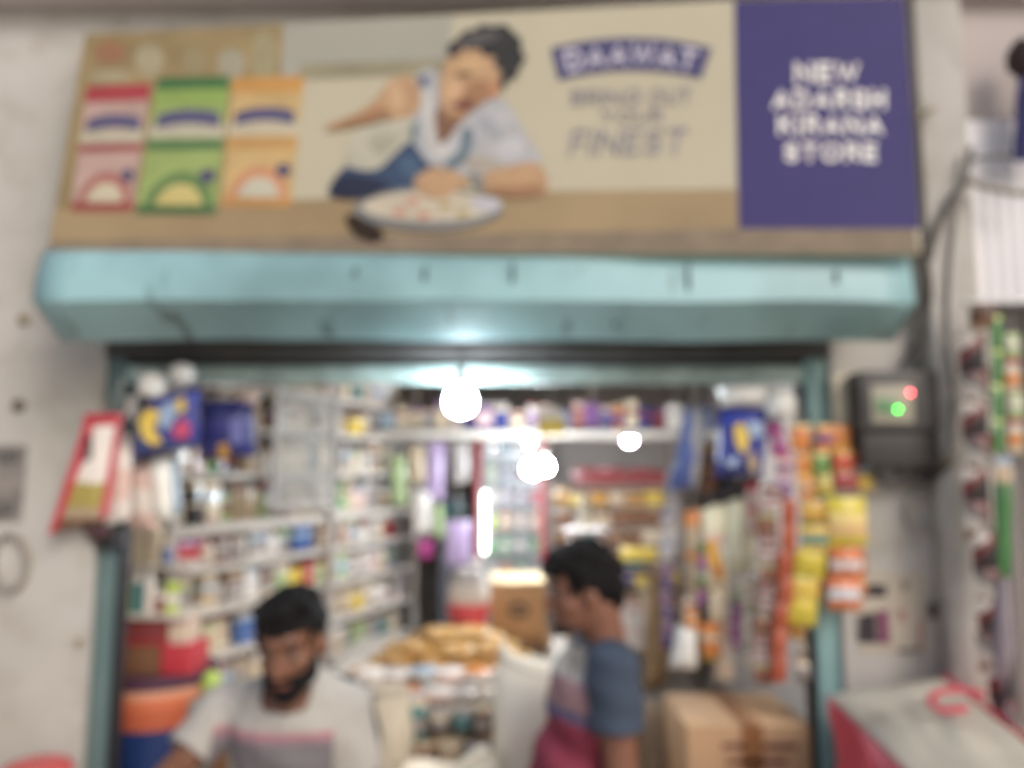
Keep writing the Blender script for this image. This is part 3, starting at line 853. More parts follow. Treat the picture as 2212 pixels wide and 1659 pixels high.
loft = thing("loft_shelf", "white loft shelf spanning the back of the shop under the ceiling", "shelf", (0.2, 3.95, CAM.z + 0.14))
lx0, lx1 = at(770, 930, 3.95).x, 1.247
lz = at(1280, 930, 3.95).z
obj("board", box(NB(), ((lx0 + lx1) / 2, 4.13, lz - 0.018), (lx1 - lx0, 0.36, 0.036), 0.004), WHITEP, loft)
for x in (lx0 + 0.05, 0.45, lx1 - 0.05):
    obj("hanger", box(NB(), (x, 4.28, (lz + 2.449) / 2 + 0.0005), (0.02, 0.02, 2.449 - lz), 0.002), WHITEP, loft)
lcol = ["grey", "pale blue", "cream", "beige", "grey", "beige", "pale pink", "navy", "purple", "navy", "cream", "white", "navy", "blue", "maroon", "purple", "navy", "orange", "cream", "navy", "maroon", "white", "navy", "blue"]
x = lx0 + 0.03; k = 0
while x < lx1 - 0.08 and k < len(lcol):
    w = rng.uniform(0.05, 0.085)
    good(rng.choice(["packet", "box"]), lcol[k], w, 0.08, rng.uniform(0.10, 0.16), (x + w / 2, 4.04, lz), 0, "%s packet, %s from left on the loft shelf" % (lcol[k], ORD[k]), "goods on the loft shelf", [rng.choice(["purple", "grey", "pale pink"]), rng.choice(["grey", "maroon", "cream"])], rng)
    x += w + rng.uniform(0.005, 0.014); k += 1

br = thing("back_rack", "grey metal rack against the back wall right of the cooler", "rack", (0.6, 4.5, 0.021))
bx0, bx1 = at(1190, 1000, 4.5).x, at(1462, 1000, 4.5).x
BRL = [1000, 1048, 1092, 1135, 1178, 1222, 1268, 1315]
for y in BRL[1:]:
    obj("shelf", box(NB(), ((bx0 + bx1) / 2, 4.66, at(1300, y, 4.5).z - 0.008), (bx1 - bx0, 0.32, 0.016), 0.002), M("rack_grey", C(150, 138, 128), 0.5, 0.1), br)
for x in (bx0 - 0.013, bx1 + 0.013):
    for y in (4.51, 4.81):
        obj("upright", box(NB(), (x, y, 1.1), (0.025, 0.025, 2.15), 0.002), M("rack_grey", None), br)
bcols = [["maroon"], ["golden", "yellow", "golden", "beige"], ["brown", "grey", "beige", "brown", "brown"], ["brown", "cream", "brown", "brown"], ["grey", "teal", "pale blue", "brown", "teal"], ["brown", "yellow", "yellow", "navy", "yellow"], ["brown", "beige", "brown", "grey"]]
for r in range(7):
    z = at(1300, BRL[r + 1], 4.5).z + 0.001
    hmax = (at(1300, BRL[r], 4.5).z - z) * 0.85
    x = bx0 + 0.015; k = 0
    while x < bx1 - 0.06:
        w = 0.29 if (r == 0 and k == 0) else rng.uniform(0.06, 0.13)
        w = min(w, bx1 - x - 0.005)
        c = bcols[r][k % len(bcols[r])] if r or k == 0 else "maroon"
        if r == 0 and k == 0: x += 0.11
        good("box", c, w, 0.2, hmax * rng.uniform(0.75, 1.0), (x + w / 2, 4.61, z), 0, "%s box, %s from left on the %s shelf of the back rack" % (c, ORD[k], ORD[r]), "goods on the back rack", ["brown", "beige"] if r else ["maroon", "maroon"], rng)
        x += w + 0.008; k += 1

# dark cabinet, cloths and small things left of the cooler
cb = thing("dark_cabinet", "dark slate cabinet left of the glowing drinks cooler", "cabinet", (at(985, 1200, 4.6).x, 4.6, 0.021))
a, b = at(950, 1075, 4.6), at(1024, 1120, 4.6)
obj("body", box(NB(), ((a.x + b.x) / 2, 4.75, (a.z + 0.021) / 2), (b.x - a.x, 0.3, a.z - 0.021), 0.005), M("slate", C(112, 110, 116), 0.6, 0.15), cb)
obj("door", box(NB(), ((a.x + b.x) / 2, 4.592, a.z - 0.07), (b.x - a.x - 0.02, 0.014, 0.10), 0.003), M("dark_teal", C(52, 84, 88), 0.5, 0.15), cb)
obj("handle", box(NB(), ((a.x + b.x) / 2 + 0.03, 4.58, a.z - 0.07), (0.012, 0.012, 0.05), 0.003), STEEL, cb)
rail2 = tag(obj("clothes_rail", tube(NB(), [at(840, 948, 4.05), at(1040, 948, 4.05)], 0.008), STEEL), "thin steel rail for hanging goods below the left of the loft shelf", "rail")
def hang_pack(name, corners, Y, t, mat, label, cat, group=None, prints=(), string=None, **kw):
    """a hung bag: body, printed patches that stand on its front, and its string"""
    zb_ = at(sum(c[0] for c in corners) / 4, max(c[1] for c in corners), Y)
    o = thing(name, label, cat, zb_, group)
    obj("body", pillow(corners, Y, t, **kw), mat, o)
    for nm, pts, m2 in prints:
        obj(nm, patch(corners, Y, pts, t * 0.5 + 0.004), m2, o, smooth=False)
    if string:
        obj("string", tube(NB(), [at(x, y, Y) for x, y in string], 0.002, 5), STRING, o)
    return o
def PM(n, k=KG, rough=0.3):
    return M("film_%s_%.2f" % (n, k), pc(n, k), rough, 0.10, 14.0)
for i, (cs, c, lb) in enumerate((
    ([(925, 955), (962, 958), (958, 1082), (918, 1075)], "lilac", "lilac cloth bundle hanging left of the cooler"),
    ([(880, 965), (915, 965), (918, 1040), (884, 1045)], "beige", "beige packet hanging left of the lilac bundle"),
    ([(842, 985), (876, 985), (880, 1090), (846, 1090)], "pale green", "pale green hanging packet at the far end of the left rack"),
    ([(975, 958), (1015, 958), (1015, 1040), (980, 1045)], "grey", "grey dark packet hanging just left of the cooler"),
    ([(890, 1062), (930, 1060), (932, 1150), (894, 1152)], "white", "white packet hanging low below the beige one"),
    ([(900, 1166), (934, 1164), (934, 1206), (902, 1208)], "magenta", "magenta packet hanging lowest left of the cabinet"),
    ([(962, 1126), (1018, 1124), (1018, 1220), (964, 1222)], "lilac", "dull lilac packet hanging before the dark cabinet"),
    ([(936, 1092), (958, 1092), (960, 1160), (938, 1162)], "pale green", "small pale green packet under the lilac bundle"))):
    hang_pack("hanging_packet", cs, 4.05, 0.03, PM(c, 1.0), lb, "packet", "packets hanging at the back", string=[((cs[0][0] + cs[1][0]) / 2, cs[0][1]), ((cs[0][0] + cs[1][0]) / 2, 948)])

# ------------------------------------------------------------------ counter inside with its piles
ct = thing("counter", "low counter in the middle of the shop buried under packets", "counter", (-0.1, 3.3, 0.021))
CZ = 1.03
obj("top", box(NB(), (-0.13, 3.32, CZ - 0.02), (1.22, 1.1, 0.04), 0.005), WHITEP, ct)
for x in (-0.70, 0.44):
    obj("side_panel", box(NB(), (x, 3.34, (CZ - 0.04) / 2 + 0.01), (0.03, 1.0, CZ - 0.062), 0.003), WOOD, ct)
obj("front_panel", box(NB(), (-0.13, 2.86, (CZ - 0.04) / 2 + 0.01), (1.1, 0.02, CZ - 0.062), 0.003), M("brown_board", C(166, 140, 110), 0.7, 0.15), ct)

def lump(c, sx, sy, sz, seed, n=9):
    bm = NB()
    bmesh.ops.create_icosphere(bm, subdivisions=3, radius=1.0)
    for v in bm.verts:
        k = 1 + 0.22 * noise.noise(v.co * 1.7 + Vector((seed * 3.1, seed, 0))) + 0.07 * noise.noise(v.co * 5 + Vector((seed, 0, 9)))
        p = v.co * k
        s = lambda a: math.copysign(abs(a) ** 0.75, a)
        v.co = Vector((s(p.x) * sx, s(p.y) * sy, s(p.z) * sz))
    bmesh.ops.rotate(bm, verts=bm.verts, cent=(0, 0, 0), matrix=Matrix.Rotation(seed * 1.3, 3, 'Z'))
    bmesh.ops.translate(bm, verts=bm.verts, vec=Vector(c) + Vector((0, 0, -min(v.co.z for v in bm.verts))))
    return bm
WFILM0 = M("white_polythene_knot", C(222, 214, 210), 0.3, 0.05, 9)
GOLD = bands("golden_pouch", [(0, C(186, 146, 88, 1.1)), (0.35, C(196, 158, 108, 1.1)), (0.6, C(182, 140, 76, 1.1)), (0.85, C(204, 180, 146, 1.1))], 0.3, 'X', 0.2, 3)
gn = ["bottom", "second", "third", "top"]
for l in range(4):
    row = [(x, y) for x in [(-0.50 + 0.075 * l * 0.9) + 0.125 * i for i in range(5 - l)] for y in ((3.18, 3.34) if l < 3 else (3.26,))]
    for i, (x, y) in enumerate(row):
        tag(obj("pouch", lump((x + random.uniform(-0.015, 0.015), y + random.uniform(-0.015, 0.015), CZ + 0.001 + l * 0.040), 0.078, 0.092, 0.024, l * 11 + i + 1), GOLD), "yellow tan pouch, %s in the %s layer of the pile on the counter" % (ORD[i], gn[l]), "pouch", "tan pouches piled on the counter")
wc = ["white", "cream", "white", "pale pink", "white", "pale green", "cream", "white", "pale blue"]
ROWN = ["along the front edge of the counter", "in the second row on the counter", "in the third row on the counter", "lying on top of the front rows"]
for r in range(4):
    for i in range(7 if r < 3 else 6):
        c = wc[(i * 4 + r * 3) % len(wc)]
        x = -0.56 + 0.098 * i + random.uniform(-0.012, 0.012) + (0.05 if r in (1, 3) else 0)
        y = (2.83, 2.94, 3.05, 2.90)[r] + random.uniform(-0.012, 0.012)
        mt = packmat(c, ["green", "white", "orange", "white", "grey"][(i + r) % 5], ["white", "grey", "cream"][i % 3], (i + r) % 4)
        tag(obj("packet", lump((x, y, CZ + 0.001 + (0.044 if r == 3 else 0)), 0.060, 0.064, 0.026, 20 + i + 9 * r), mt), "%s packet, %s from left %s" % (c, ORD[i], ROWN[r]), "packet", "white packets on the counter")
# dark goods stacked below the counter edge
for i, (x0, y0, x1, y1, c) in enumerate(((872, 1508, 925, 1600, "teal"), (927, 1520, 975, 1580, "grey"), (977, 1528, 1020, 1582, "teal"), (1022, 1520, 1062, 1590, "brown"))):
    o = tag(obj("bundle", pillow([(x0, y0), (x1, y0), (x1, y1), (x0, y1)], 2.78, 0.09), packmat(c, "grey", "cream", i % 3)), "%s dark bundle, %s from left against the counter front" % (c, ORD[i]), "bundle", "dark bundles before the counter")

for i, (x0, y0, x1, y1, c) in enumerate(((884, 1600, 940, 1668, "brown"), (942, 1592, 1000, 1664, "beige"), (1002, 1600, 1062, 1672, "teal"))):
    tag(obj("bundle", pillow([(x0, y0), (x1, y0), (x1, y1), (x0, y1)], 2.74, 0.09), packmat(c, "grey", "beige", i % 3)), "%s bundle, %s from left in the lower row against the counter front" % (c, ORD[i]), "bundle", "dark bundles before the counter")
# cartons and bag behind
def carton(x0, y0, x1, y1, Y, depth, label, tape=True, mark=None, lean=0.0):
    a, b = at(x0, y1, Y), at(x1, y0, Y)
    t = thing("carton", label, "carton", ((a.x + b.x) / 2, Y + depth / 2, a.z))
    obj("body", box(NB(), ((a.x + b.x) / 2, Y + depth / 2, (a.z + b.z) / 2), (b.x - a.x, depth, b.z - a.z), 0.006), CARD, t)
    return t, a, b
t, a, b = carton(1058, 1262, 1178, 1382, 3.45, 0.34, "brown carton with dark round mark standing behind the young man's face")
for s in (-1, 1):
    obj("flap", box(NB(), ((a.x + b.x) / 2 + s * (b.x - a.x) / 4, 3.62, b.z + 0.006), ((b.x - a.x) / 2 - 0.003, 0.335, 0.006), 0.001, 0, 0, -s * 0.05), M("lit_top_card", C(214, 190, 150), 0.8, 0.06), t)  # light on the carton's top is painted as a paler card colour
c0 = at(1120, 1318, 3.447)
obj("printed_mark", prism([c0 + Vector((0.046 * math.cos(k * 0.524), 0, 0.036 * math.sin(k * 0.524))) for k in range(12)], 0.002), M("dark_print", C(84, 70, 66), 0.7, 0.1), t)
obj("printed_mark", prism([c0 + Vector((0.028 * math.cos(k * 0.524), -0.0018, 0.012 * math.sin(k * 0.524))) for k in range(12)], 0.0015), CARD, t)
st = thing("stool", "small wooden stool carrying the brown carton on the counter", "stool", ((a.x + b.x) / 2, 3.62, CZ))
sz = a.z - CZ
bm = NB(); box(bm, ((a.x + b.x) / 2, 3.60, a.z - 0.012), (b.x - a.x + 0.05, 0.36, 0.022), 0.003); obj("seat", bm, WOOD, st)
for sx in (-1, 1):
    for sy in (-1, 1):
        bm = NB(); box(bm, ((a.x + b.x) / 2 + sx * 0.11, 3.60 + sy * 0.14, CZ + (sz - 0.023) / 2), (0.02, 0.02, max(0.01, sz - 0.024))); obj("leg", bm, WOOD, st)

rb = [(972, 1222), (1054, 1222), (1056, 1362), (968, 1362)]
pb0, pb1 = at(1012, 1362, 3.40), at(1012, 1222, 3.40)
pbt = thing("puffed_bag", "puffed clear and red bag standing left of the brown carton", "bag", pb0)
hp_ = pb1.z - pb0.z
bm = NB(); lathe(bm, pb0, [(0.060, 0), (0.084, 0.02), (0.088, hp_ * 0.3), (0.090, hp_ * 0.55), (0.084, hp_ * 0.78), (0.062, hp_ * 0.94), (0.02, hp_)], 20, 1.0, 0.8)
for v in bm.verts:
    v.co += Vector((1, 1, 0)) * 0.012 * noise.noise(v.co * 14)
obj("body", bm, bands("red_white_bag", [(0, pc("grey", 1.2)), (0.10, C(206, 84, 92, 1.1)), (0.42, pc("pale pink", 1.1)), (0.5, pc("white", 1.0)), (0.75, pc("grey", 1.3))], 0.25, warp=0.04), pbt)
bm = NB(); ell(bm, pb1 + Vector((0.03, 0, 0.012)), (0.030, 0.02, 0.022)); obj("knot", bm, WFILM0, pbt)

def sack(name, x0, y0, x1, y1, Y, zb_, label, mat, ears=True, depth=0.24, lean=0.0, slope=0.0):
    a, b = at(x0, y0, Y), at(x1, y1, Y)
    w = abs(b.x - a.x); cx = (a.x + b.x) / 2; zt_ = a.z
    t = thing(name, label, "sack", (cx, Y + depth / 2, zb_))
    bm = NB()
    nz, ns = 16, 20
    rings = []
    for j in range(nz + 1):
        v = j / nz
        z = zb_ + (zt_ - zb_) * v
        k = 0.86 + 0.16 * math.sin(math.pi * min(1, v * 1.15)) - (0.0 if v < 0.85 else 0.10 * ((v - 0.85) / 0.15))
        dk = 1.0 - (0.82 * max(0, (v - 0.72) / 0.28) ** 1.6)
        ring = []
        for i in range(ns):
            an = 2 * math.pi * i / ns
            cxn, syn = math.cos(an), math.sin(an)
            sq = lambda q: math.copysign(abs(q) ** 0.62, q)
            p = Vector((cx + lean * v + sq(cxn) * w / 2 * k, Y + depth / 2 + sq(syn) * depth / 2 * k * dk, z))
            nn = 0.012 * noise.noise(Vector((p.x * 9, p.y * 9, p.z * 7)))
            p += Vector((cxn, syn, 0)) * nn
            if ears and v > 0.9:
                p.z += 0.045 * (v - 0.9) / 0.1 * abs(cxn) ** 4
            p.z -= slope * v ** 3 * (p.x - cx) / w
            ring.append(bm.verts.new(p))
        rings.append(ring)
    for j in range(nz):
        for i in range(ns):
            bm.faces.new((rings[j][i], rings[j][(i + 1) % ns], rings[j + 1][(i + 1) % ns], rings[j + 1][i]))
    bm.faces.new(rings[0][::-1]); bm.faces.new(rings[-1])
    obj("body", bm, mat, t)
    bm = NB()
    pts = [Vector((cx + lean + (u - 0.5) * w * 0.84, Y + depth / 2 - 0.022, zt_ - 0.022 - slope * (u - 0.5) * 0.84 + 0.03 * abs(2 * u - 1) ** 4)) for u in [k / 10 for k in range(11)]]
    tube(bm, pts, 0.004, 5); obj("stitched_seam", bm, STRING, t)
    return t
WOVEN = M("woven_cream", C(236, 228, 212), 0.6, 0.06, 60.0, bump=0.15)
sack("grain_sack", 1060, 1446, 1206, 1650, 2.46, 0.451, "tall cream woven sack standing behind the young man's chest", WOVEN, True, 0.2, slope=0.09)
sack("grain_sack", 784, 1494, 888, 1655, 2.56, 0.451, "short beige woven sack behind the bearded man's shoulder", M("woven_beige", C(206, 194, 172), 0.7, 0.08, 50, bump=0.15), False, 0.16)
bn = thing("bench", "low wooden bench carrying the woven sacks in the doorway", "bench", (-0.1, 2.65, 0.021))
obj("seat", box(NB(), (-0.12, 2.645, 0.43), (0.95, 0.30, 0.04), 0.004), WOOD, bn)
for x in (-0.55, 0.31):
    for y in (2.52, 2.77):
        obj("leg", box(NB(), (x, y, 0.215), (0.04, 0.04, 0.388), 0.003), WOOD, bn)
# open flour sack with turned-down rim, low in front
bm = NB(); c = at(960, 1738, 2.30)
lathe(bm, (c.x, 2.40, 0.452), [(0.10, 0), (0.125, 0.15), (0.13, 0.35), (0.125, c.z - 0.46), (0.15, c.z - 0.42), (0.155, c.z - 0.43), (0.118, c.z - 0.455), (0.05, c.z - 0.47)], 26)
for v in bm.verts:
    if v.co.z > c.z - 0.02:
        an = math.atan2(v.co.y - 2.40, v.co.x - c.x)
        v.co.z += 0.022 * math.sin(3 * an + 0.6) + 0.03 * max(0, math.cos(an - 0.3))
tag(obj("open_sack", bm, WOVEN), "open cream sack with flared rim at the bottom edge, between the two men", "sack")
tag(obj("folded_sack", pillow([(986, 1646), (1044, 1606), (1062, 1622), (1008, 1662)], 2.44, 0.03), WOVEN), "small folded cream sack end leaning left of the tall sack", "sack")
bn2 = thing("crate", "wooden crate under the open cream sack", "crate", (c.x, 2.38, 0.0))
for k in range(3):
    obj("slat", box(NB(), (c.x, 2.27, 0.08 + 0.14 * k), (0.34, 0.014, 0.10), 0.003), WOOD, bn2)
obj("top_board", box(NB(), (c.x, 2.385, 0.441), (0.34, 0.24, 0.018), 0.003), WOOD, bn2)
for sx in (-1, 1):
    obj("side_panel", box(NB(), (c.x + sx * 0.16, 2.386, 0.215), (0.014, 0.21, 0.43), 0.003), WOOD, bn2)

# weighing scale seen above the young man's head
sc_ = thing("weighing_scale", "white weighing scale with teal display above the young man's hair", "scale", at(1266, 1166, 3.30))
c = at(1266, 1150, 3.30)
bm = NB(); lathe(bm, c + Vector((0, 0, -0.012)), [(0.03, -0.006), (0.085, 0.004), (0.098, 0.026), (0.092, 0.028), (0.05, 0.014)], 24, 1.0, 0.7); obj("pan", bm, M("white_enamel", C(236, 228, 224), 0.3, 0.03), sc_)
bm = NB(); box(bm, c + Vector((0.0, 0.02, 0.085)), (0.045, 0.03, 0.14), 0.006); obj("column", bm, M("cream_plastic", C(206, 194, 170), 0.5, 0.06), sc_)
bm = NB(); box(bm, c + Vector((0, -0.055, -0.016)), (0.05, 0.016, 0.026), 0.004); obj("display", bm, M("teal_display", C(40, 132, 118), 0.3, 0.05), sc_)
bm = NB(); box(bm, c + Vector((0, 0.0, -0.055)), (0.15, 0.12, 0.06), 0.01); obj("base", bm, M("white_enamel", None), sc_)
pd = thing("pedestal", "narrow cupboard under the weighing scale, behind the young man", "cupboard", (c.x, 3.30, CZ))
zt2 = c.z - 0.0855
obj("body", box(NB(), (c.x + 0.02, 3.32, (zt2 + CZ) / 2), (0.2, 0.2, zt2 - CZ - 0.002), 0.004), M("brown_board", None), pd)
obj("door", box(NB(), (c.x + 0.02, 3.215, (zt2 + CZ) / 2), (0.18, 0.008, zt2 - CZ - 0.03), 0.002), WOOD, pd)
# yellow and white packet hanging in front of the loft
hang_pack("hanging_packet", [(1160, 882), (1218, 880), (1222, 938), (1164, 942)], 3.4, 0.03, bands("yellow_white_pack", [(0, pc("yellow", 1.5)), (0.6, pc("white", 1.3))], 0.4), "yellow and white packet hanging right of the large bulb", "packet", string=[(1190, 882), (1190, 800)])

# ------------------------------------------------------------------ barrel and stack inside the left jamb
brl = thing("barrel", "blue plastic barrel with an orange band inside the left jamb", "barrel", (at(345, 1600, 2.72).x, 2.72, 0.021))
cx = at(345, 1600, 2.72).x; zt3 = at(345, 1464, 2.58).z; rr = 0.175
bm = NB(); lathe(bm, (cx, 2.72, 0.022), [(rr * 0.94, 0), (rr, 0.04), (rr, zt3 - 0.16 - 0.022)], 32); obj("body", bm, M("barrel_blue", C(36, 58, 112), 0.4, 0.1), brl)
bm = NB(); lathe(bm, (cx, 2.72, zt3 - 0.1595), [(rr + 0.001, 0), (rr + 0.004, 0.02), (rr + 0.004, 0.105), (rr + 0.001, 0.125)], 32); obj("band", bm, bands("orange_band", [(0, C(186, 96, 66, 1.2)), (0.55, C(196, 108, 74, 1.25)), (0.8, C(206, 150, 122, 1.2))], 0.45, warp=0.06), brl)
bm = NB(); lathe(bm, (cx, 2.72, zt3 - 0.034), [(rr + 0.006, 0), (rr + 0.010, 0.012), (rr + 0.006, 0.034), (rr * 0.9, 0.035)], 32); obj("rim", bm, M("plum_rim", C(84, 54, 74), 0.5, 0.1), brl)
zt3 += 0.002
def stackbox(x0, y0, x1, Y, depth, z0, h, c, acc, label, style=0, kind="box"):
    a, b = at(x0, y0, Y), at(x1, y0, Y)
    bm = NB(); box(bm, ((a.x + b.x) / 2, Y + depth / 2, z0 + h / 2), (b.x - a.x, depth, h), 0.005)
    return tag(obj(kind, bm, packmat(c, acc[0], acc[1], style)), label, kind, "boxes stacked on the barrel")
h1 = at(300, 1396, 2.6).z - zt3
stackbox(252, 1430, 342, 2.60, 0.16, zt3, h1, "brown", ["brown", "beige"], "brown box on the barrel beside the left jamb", 2)
stackbox(346, 1430, 416, 2.60, 0.14, zt3, h1 * 1.02, "red", ["red", "red"], "crimson box on the barrel, right of the brown box", 0)
h2 = at(300, 1342, 2.6).z - zt3 - h1
stackbox(264, 1370, 360, 2.60, 0.15, zt3 + h1 * 1.03 + 0.001, h2, "maroon", ["red", "maroon"], "brick red box on top of the brown box by the left jamb", 1)
stackbox(364, 1360, 408, 2.61, 0.10, zt3 + h1 * 1.02 + 0.001, h2 * 1.1, "pale pink", ["cream", "beige"], "pale peach box on top of the crimson box", 0)
# narrow ledge of small bottles above
lg = thing("wall_shelf", "small wall shelf crowded with bottles just inside the left jamb", "shelf", at(320, 1338, 2.58))
za = at(320, 1328, 2.58).z
obj("board", box(NB(), ((at(252, 1300, 2.58).x + at(392, 1300, 2.58).x) / 2, 2.68, za - 0.008), (at(392, 0, 2.58).x - at(252, 0, 2.58).x, 0.2, 0.014), 0.002), WHITEP, lg)
zb2 = at(320, 1222, 2.58).z
obj("board", box(NB(), ((at(252, 1300, 2.58).x + at(392, 1300, 2.58).x) / 2, 2.70, zb2 - 0.008), (at(392, 0, 2.58).x - at(252, 0, 2.58).x, 0.17, 0.014), 0.002), WHITEP, lg)
for x in (251,):
    p = at(x, 1260, 2.58); obj("side_panel", box(NB(), (p.x, 2.69, (za + zb2) / 2 + 0.05), (0.010, 0.19, abs(zb2 - za) + 0.16), 0.002), WHITEP, lg)
for i, (x, kind, c, hh) in enumerate(((272, "bottle", "pale green", 0.12), (296, "bottle", "teal", 0.14), (322, "bottle", "white", 0.15), (347, "jar", "maroon", 0.07), (372, "box", "lime", 0.10))):
    good(kind, c, 0.036, 0.036, hh, (at(x, 1300, 2.62).x, 2.62, za), 0, "%s %s, %s from left on the lower board inside the left jamb" % (c, kind, ORD[i]), "bottles inside the left jamb", ["white", c])
for i, (x, kind, c, hh) in enumerate(((270, "bottle", "grey", 0.10), (300, "box", "cream", 0.12), (332, "box", "cream", 0.13), (362, "bottle", "blue", 0.08))):
    good(kind, c, 0.042, 0.036, hh, (at(x, 1200, 2.64).x, 2.64, zb2), 0, "%s %s, %s from left on the upper board inside the left jamb" % (c, kind, ORD[i]), "bottles inside the left jamb", ["cream", c])
# blue roll beside the rail and lime ball
bm = NB(); p = at(254, 1440, 2.50); p2 = at(252, 1160, 2.50)
lathe(bm, (p.x, 2.50, 0.022), [(0.018, 0), (0.018, p2.z - 0.1), (0.014, p2.z - 0.022)], 12)
tag(obj("plastic_roll", bm, M("sky_blue_film", C(88, 140, 190), 0.35, 0.1)), "tall sky blue plastic roll leaning beside the left jamb", "roll")
bm = NB(); ell(bm, at(456, 1478, 2.62), (0.032, 0.032, 0.045)); 
tag(obj("lime_pouch", bm, M("lime_film", C(180, 206, 96), 0.4, 0.1)), "lime green pouch above the grey shirt's shoulder", "pouch")
zl = at(456, 1507, 2.62).z
cr_ = thing("carton_stack", "grey carton carrying the lime pouch, mostly hidden by the bearded man", "carton", (at(470, 1500, 2.66).x, 2.66, 0.021))
obj("body", box(NB(), (at(500, 1500, 2.68).x, 2.68, (zl + 0.021) / 2), (0.22, 0.18, zl - 0.022), 0.005), M("grey_card", C(150, 142, 130), 0.8, 0.1), cr_)
obj("tape", box(NB(), (at(500, 1500, 2.68).x, 2.588, (zl + 0.021) / 2), (0.05, 0.002, zl - 0.03)), M("brown_tape", C(150, 104, 66), 0.4, 0.1), cr_)

# ------------------------------------------------------------------ hanging rods and goods on the left
rod = tag(obj("hanging_rod", tube(NB(), [at(246, 812, 2.40), at(1000, 800, 2.38), at(1745, 812, 2.40)], 0.007), STEEL), "thin steel rod under the shutter that the packets hang from", "rod")
ROYAL = bands("royal_blue_film", [(0, pc("navy", 1.6)), (0.14, pc("blue", 0.9)), (0.2, pc("navy", 1.9)), (0.75, C(50, 62, 150, 1.3)), (0.9, pc("navy", 1.7))], 0.25, warp=0.05)
YEL = M("yellow_print", C(212, 182, 84, 1.35), 0.35, 0.05); PBL = M("pale_blue_print", C(150, 170, 198, 1.3), 0.35, 0.05); PNK = M("pink_print", C(190, 78, 112, 1.25), 0.35, 0.05)
WFILM = M("white_polythene", C(236, 230, 224, 1.1), 0.18, 0.05, 9)
c1 = [(318, 868), (432, 832), (430, 962), (280, 992)]
hang_pack("detergent_bag", c1, 2.27, 0.07, ROYAL, "royal blue bag with yellow swirl hanging at the top of the left jamb", "bag", "blue bags hanging in the doorway", prints=(
    ("yellow_swirl", [(300, 905), (322, 880), (345, 890), (332, 930), (352, 955), (330, 962), (306, 945)], YEL),
    ("pale_swirl", [(345, 880), (375, 862), (382, 895), (360, 930), (342, 915)], PBL),
    ("yellow_patch", [(378, 866), (398, 856), (402, 885), (384, 894)], YEL),
    ("pink_patch", [(372, 925), (395, 902), (412, 920), (408, 945), (376, 948)], PNK)), string=[(380, 850), (385, 812)])
c2 = [(432, 850), (545, 872), (552, 985), (428, 1000)]
hang_pack("detergent_bag", c2, 2.36, 0.06, bands("navy_film", [(0, pc("brown", 0.6)), (0.1, pc("navy", 1.2)), (0.45, C(64, 66, 126, 1.2)), (0.62, pc("navy", 1.0)), (0.9, pc("grey", 1.0))], 0.25, warp=0.12), "darker navy bag hanging behind the blue bag with the yellow swirl", "bag", "blue bags hanging in the doorway", prints=(
    ("golden_patch", [(470, 962), (490, 955), (496, 985), (474, 990)], M("gold_print", C(176, 132, 62, 1.2), 0.4)),
    ("pale_patch", [(496, 905), (520, 900), (522, 955), (500, 960)], M("lav_print", C(112, 116, 172, 1.3), 0.4))), string=[(490, 866), (490, 812)])
for x, y, r, lb in ((330, 832, 0.040, "larger white polythene knot above the blue bag at the left jamb"), (394, 806, 0.032, "smaller white polythene knot under the shutter at the left")):
    tag(obj("polythene_knot", lump(at(x, y, 2.25) - Vector((0, 0, r)), r, r, r, x), WFILM), lb, "plastic knot")
hang_pack("hanging_packet", [(500, 838), (556, 836), (560, 872), (508, 880)], 2.45, 0.03, packmat("pale pink", "green", "cream", 1), "pale pink and green packet hanging right of the navy bag", "packet", string=[(528, 838), (528, 810)])
hang_pack("hanging_packet", [(262, 852), (296, 850), (292, 905), (266, 915)], 2.35, 0.025, PM("white", 1.2), "narrow white packet hanging between the jamb and the blue bag", "packet", string=[(278, 852), (278, 814)])
PK0 = packmat
# red and white carry bag on the wall
c3 = [(184, 893), (266, 892), (222, 1122), (104, 1155)]
hang_pack("carry_bag", c3, 2.245, 0.05, bands("white_olive_bag", [(0, pc("brown", 1.0)), (0.12, pc("beige", 1.0)), (0.22, C(160, 146, 80, 1.2)), (0.42, pc("white", 1.25)), (0.9, pc("red", 1.1))], 0.4, warp=0.04), "white carry bag edged in red hanging on the wall by the left jamb", "bag", prints=(
    ("red_edging", [(186, 898), (206, 896), (192, 960), (176, 1000), (150, 1070), (118, 1152), (104, 1155)], M("red_trim", C(176, 58, 70, 1.3), 0.45, 0.1)),
    ("red_edging", [(254, 894), (266, 893), (234, 1112), (214, 1124)], M("pink_trim", C(190, 88, 98, 1.3), 0.45, 0.1)),
    ("dark_print", [(184, 946), (198, 938), (200, 990), (178, 1000)], M("grey_print", C(112, 104, 104, 1.2), 0.5))), string=[(225, 893), (252, 850), (262, 822)])
tag(obj("dark_shape", pillow([(160, 1112), (236, 1100), (240, 1160), (196, 1170)], 2.275, 0.03), M("dark_maroon_shape", C(84, 60, 62), 0.7, 0.2)), "dark maroon shape under the red edged carry bag", "cloth")  # soft dark maroon patch below the bag
hang_pack("hanging_packet", [(238, 945), (284, 940), (280, 1120), (226, 1136)], 2.262, 0.03, PK0("white", "pale pink", "grey", 0), "pale grey and pink packet overlapping the red edged bag", "packet", string=[(262, 945), (264, 812)])
hang_pack("hanging_packet", [(270, 1000), (336, 1000), (340, 1146), (276, 1140)], 2.34, 0.05, packmat("pale pink", "white", "pale pink", 0), "pinkish packet hanging below the blue bag at the left jamb", "packet", string=[(295, 1005), (300, 812)])
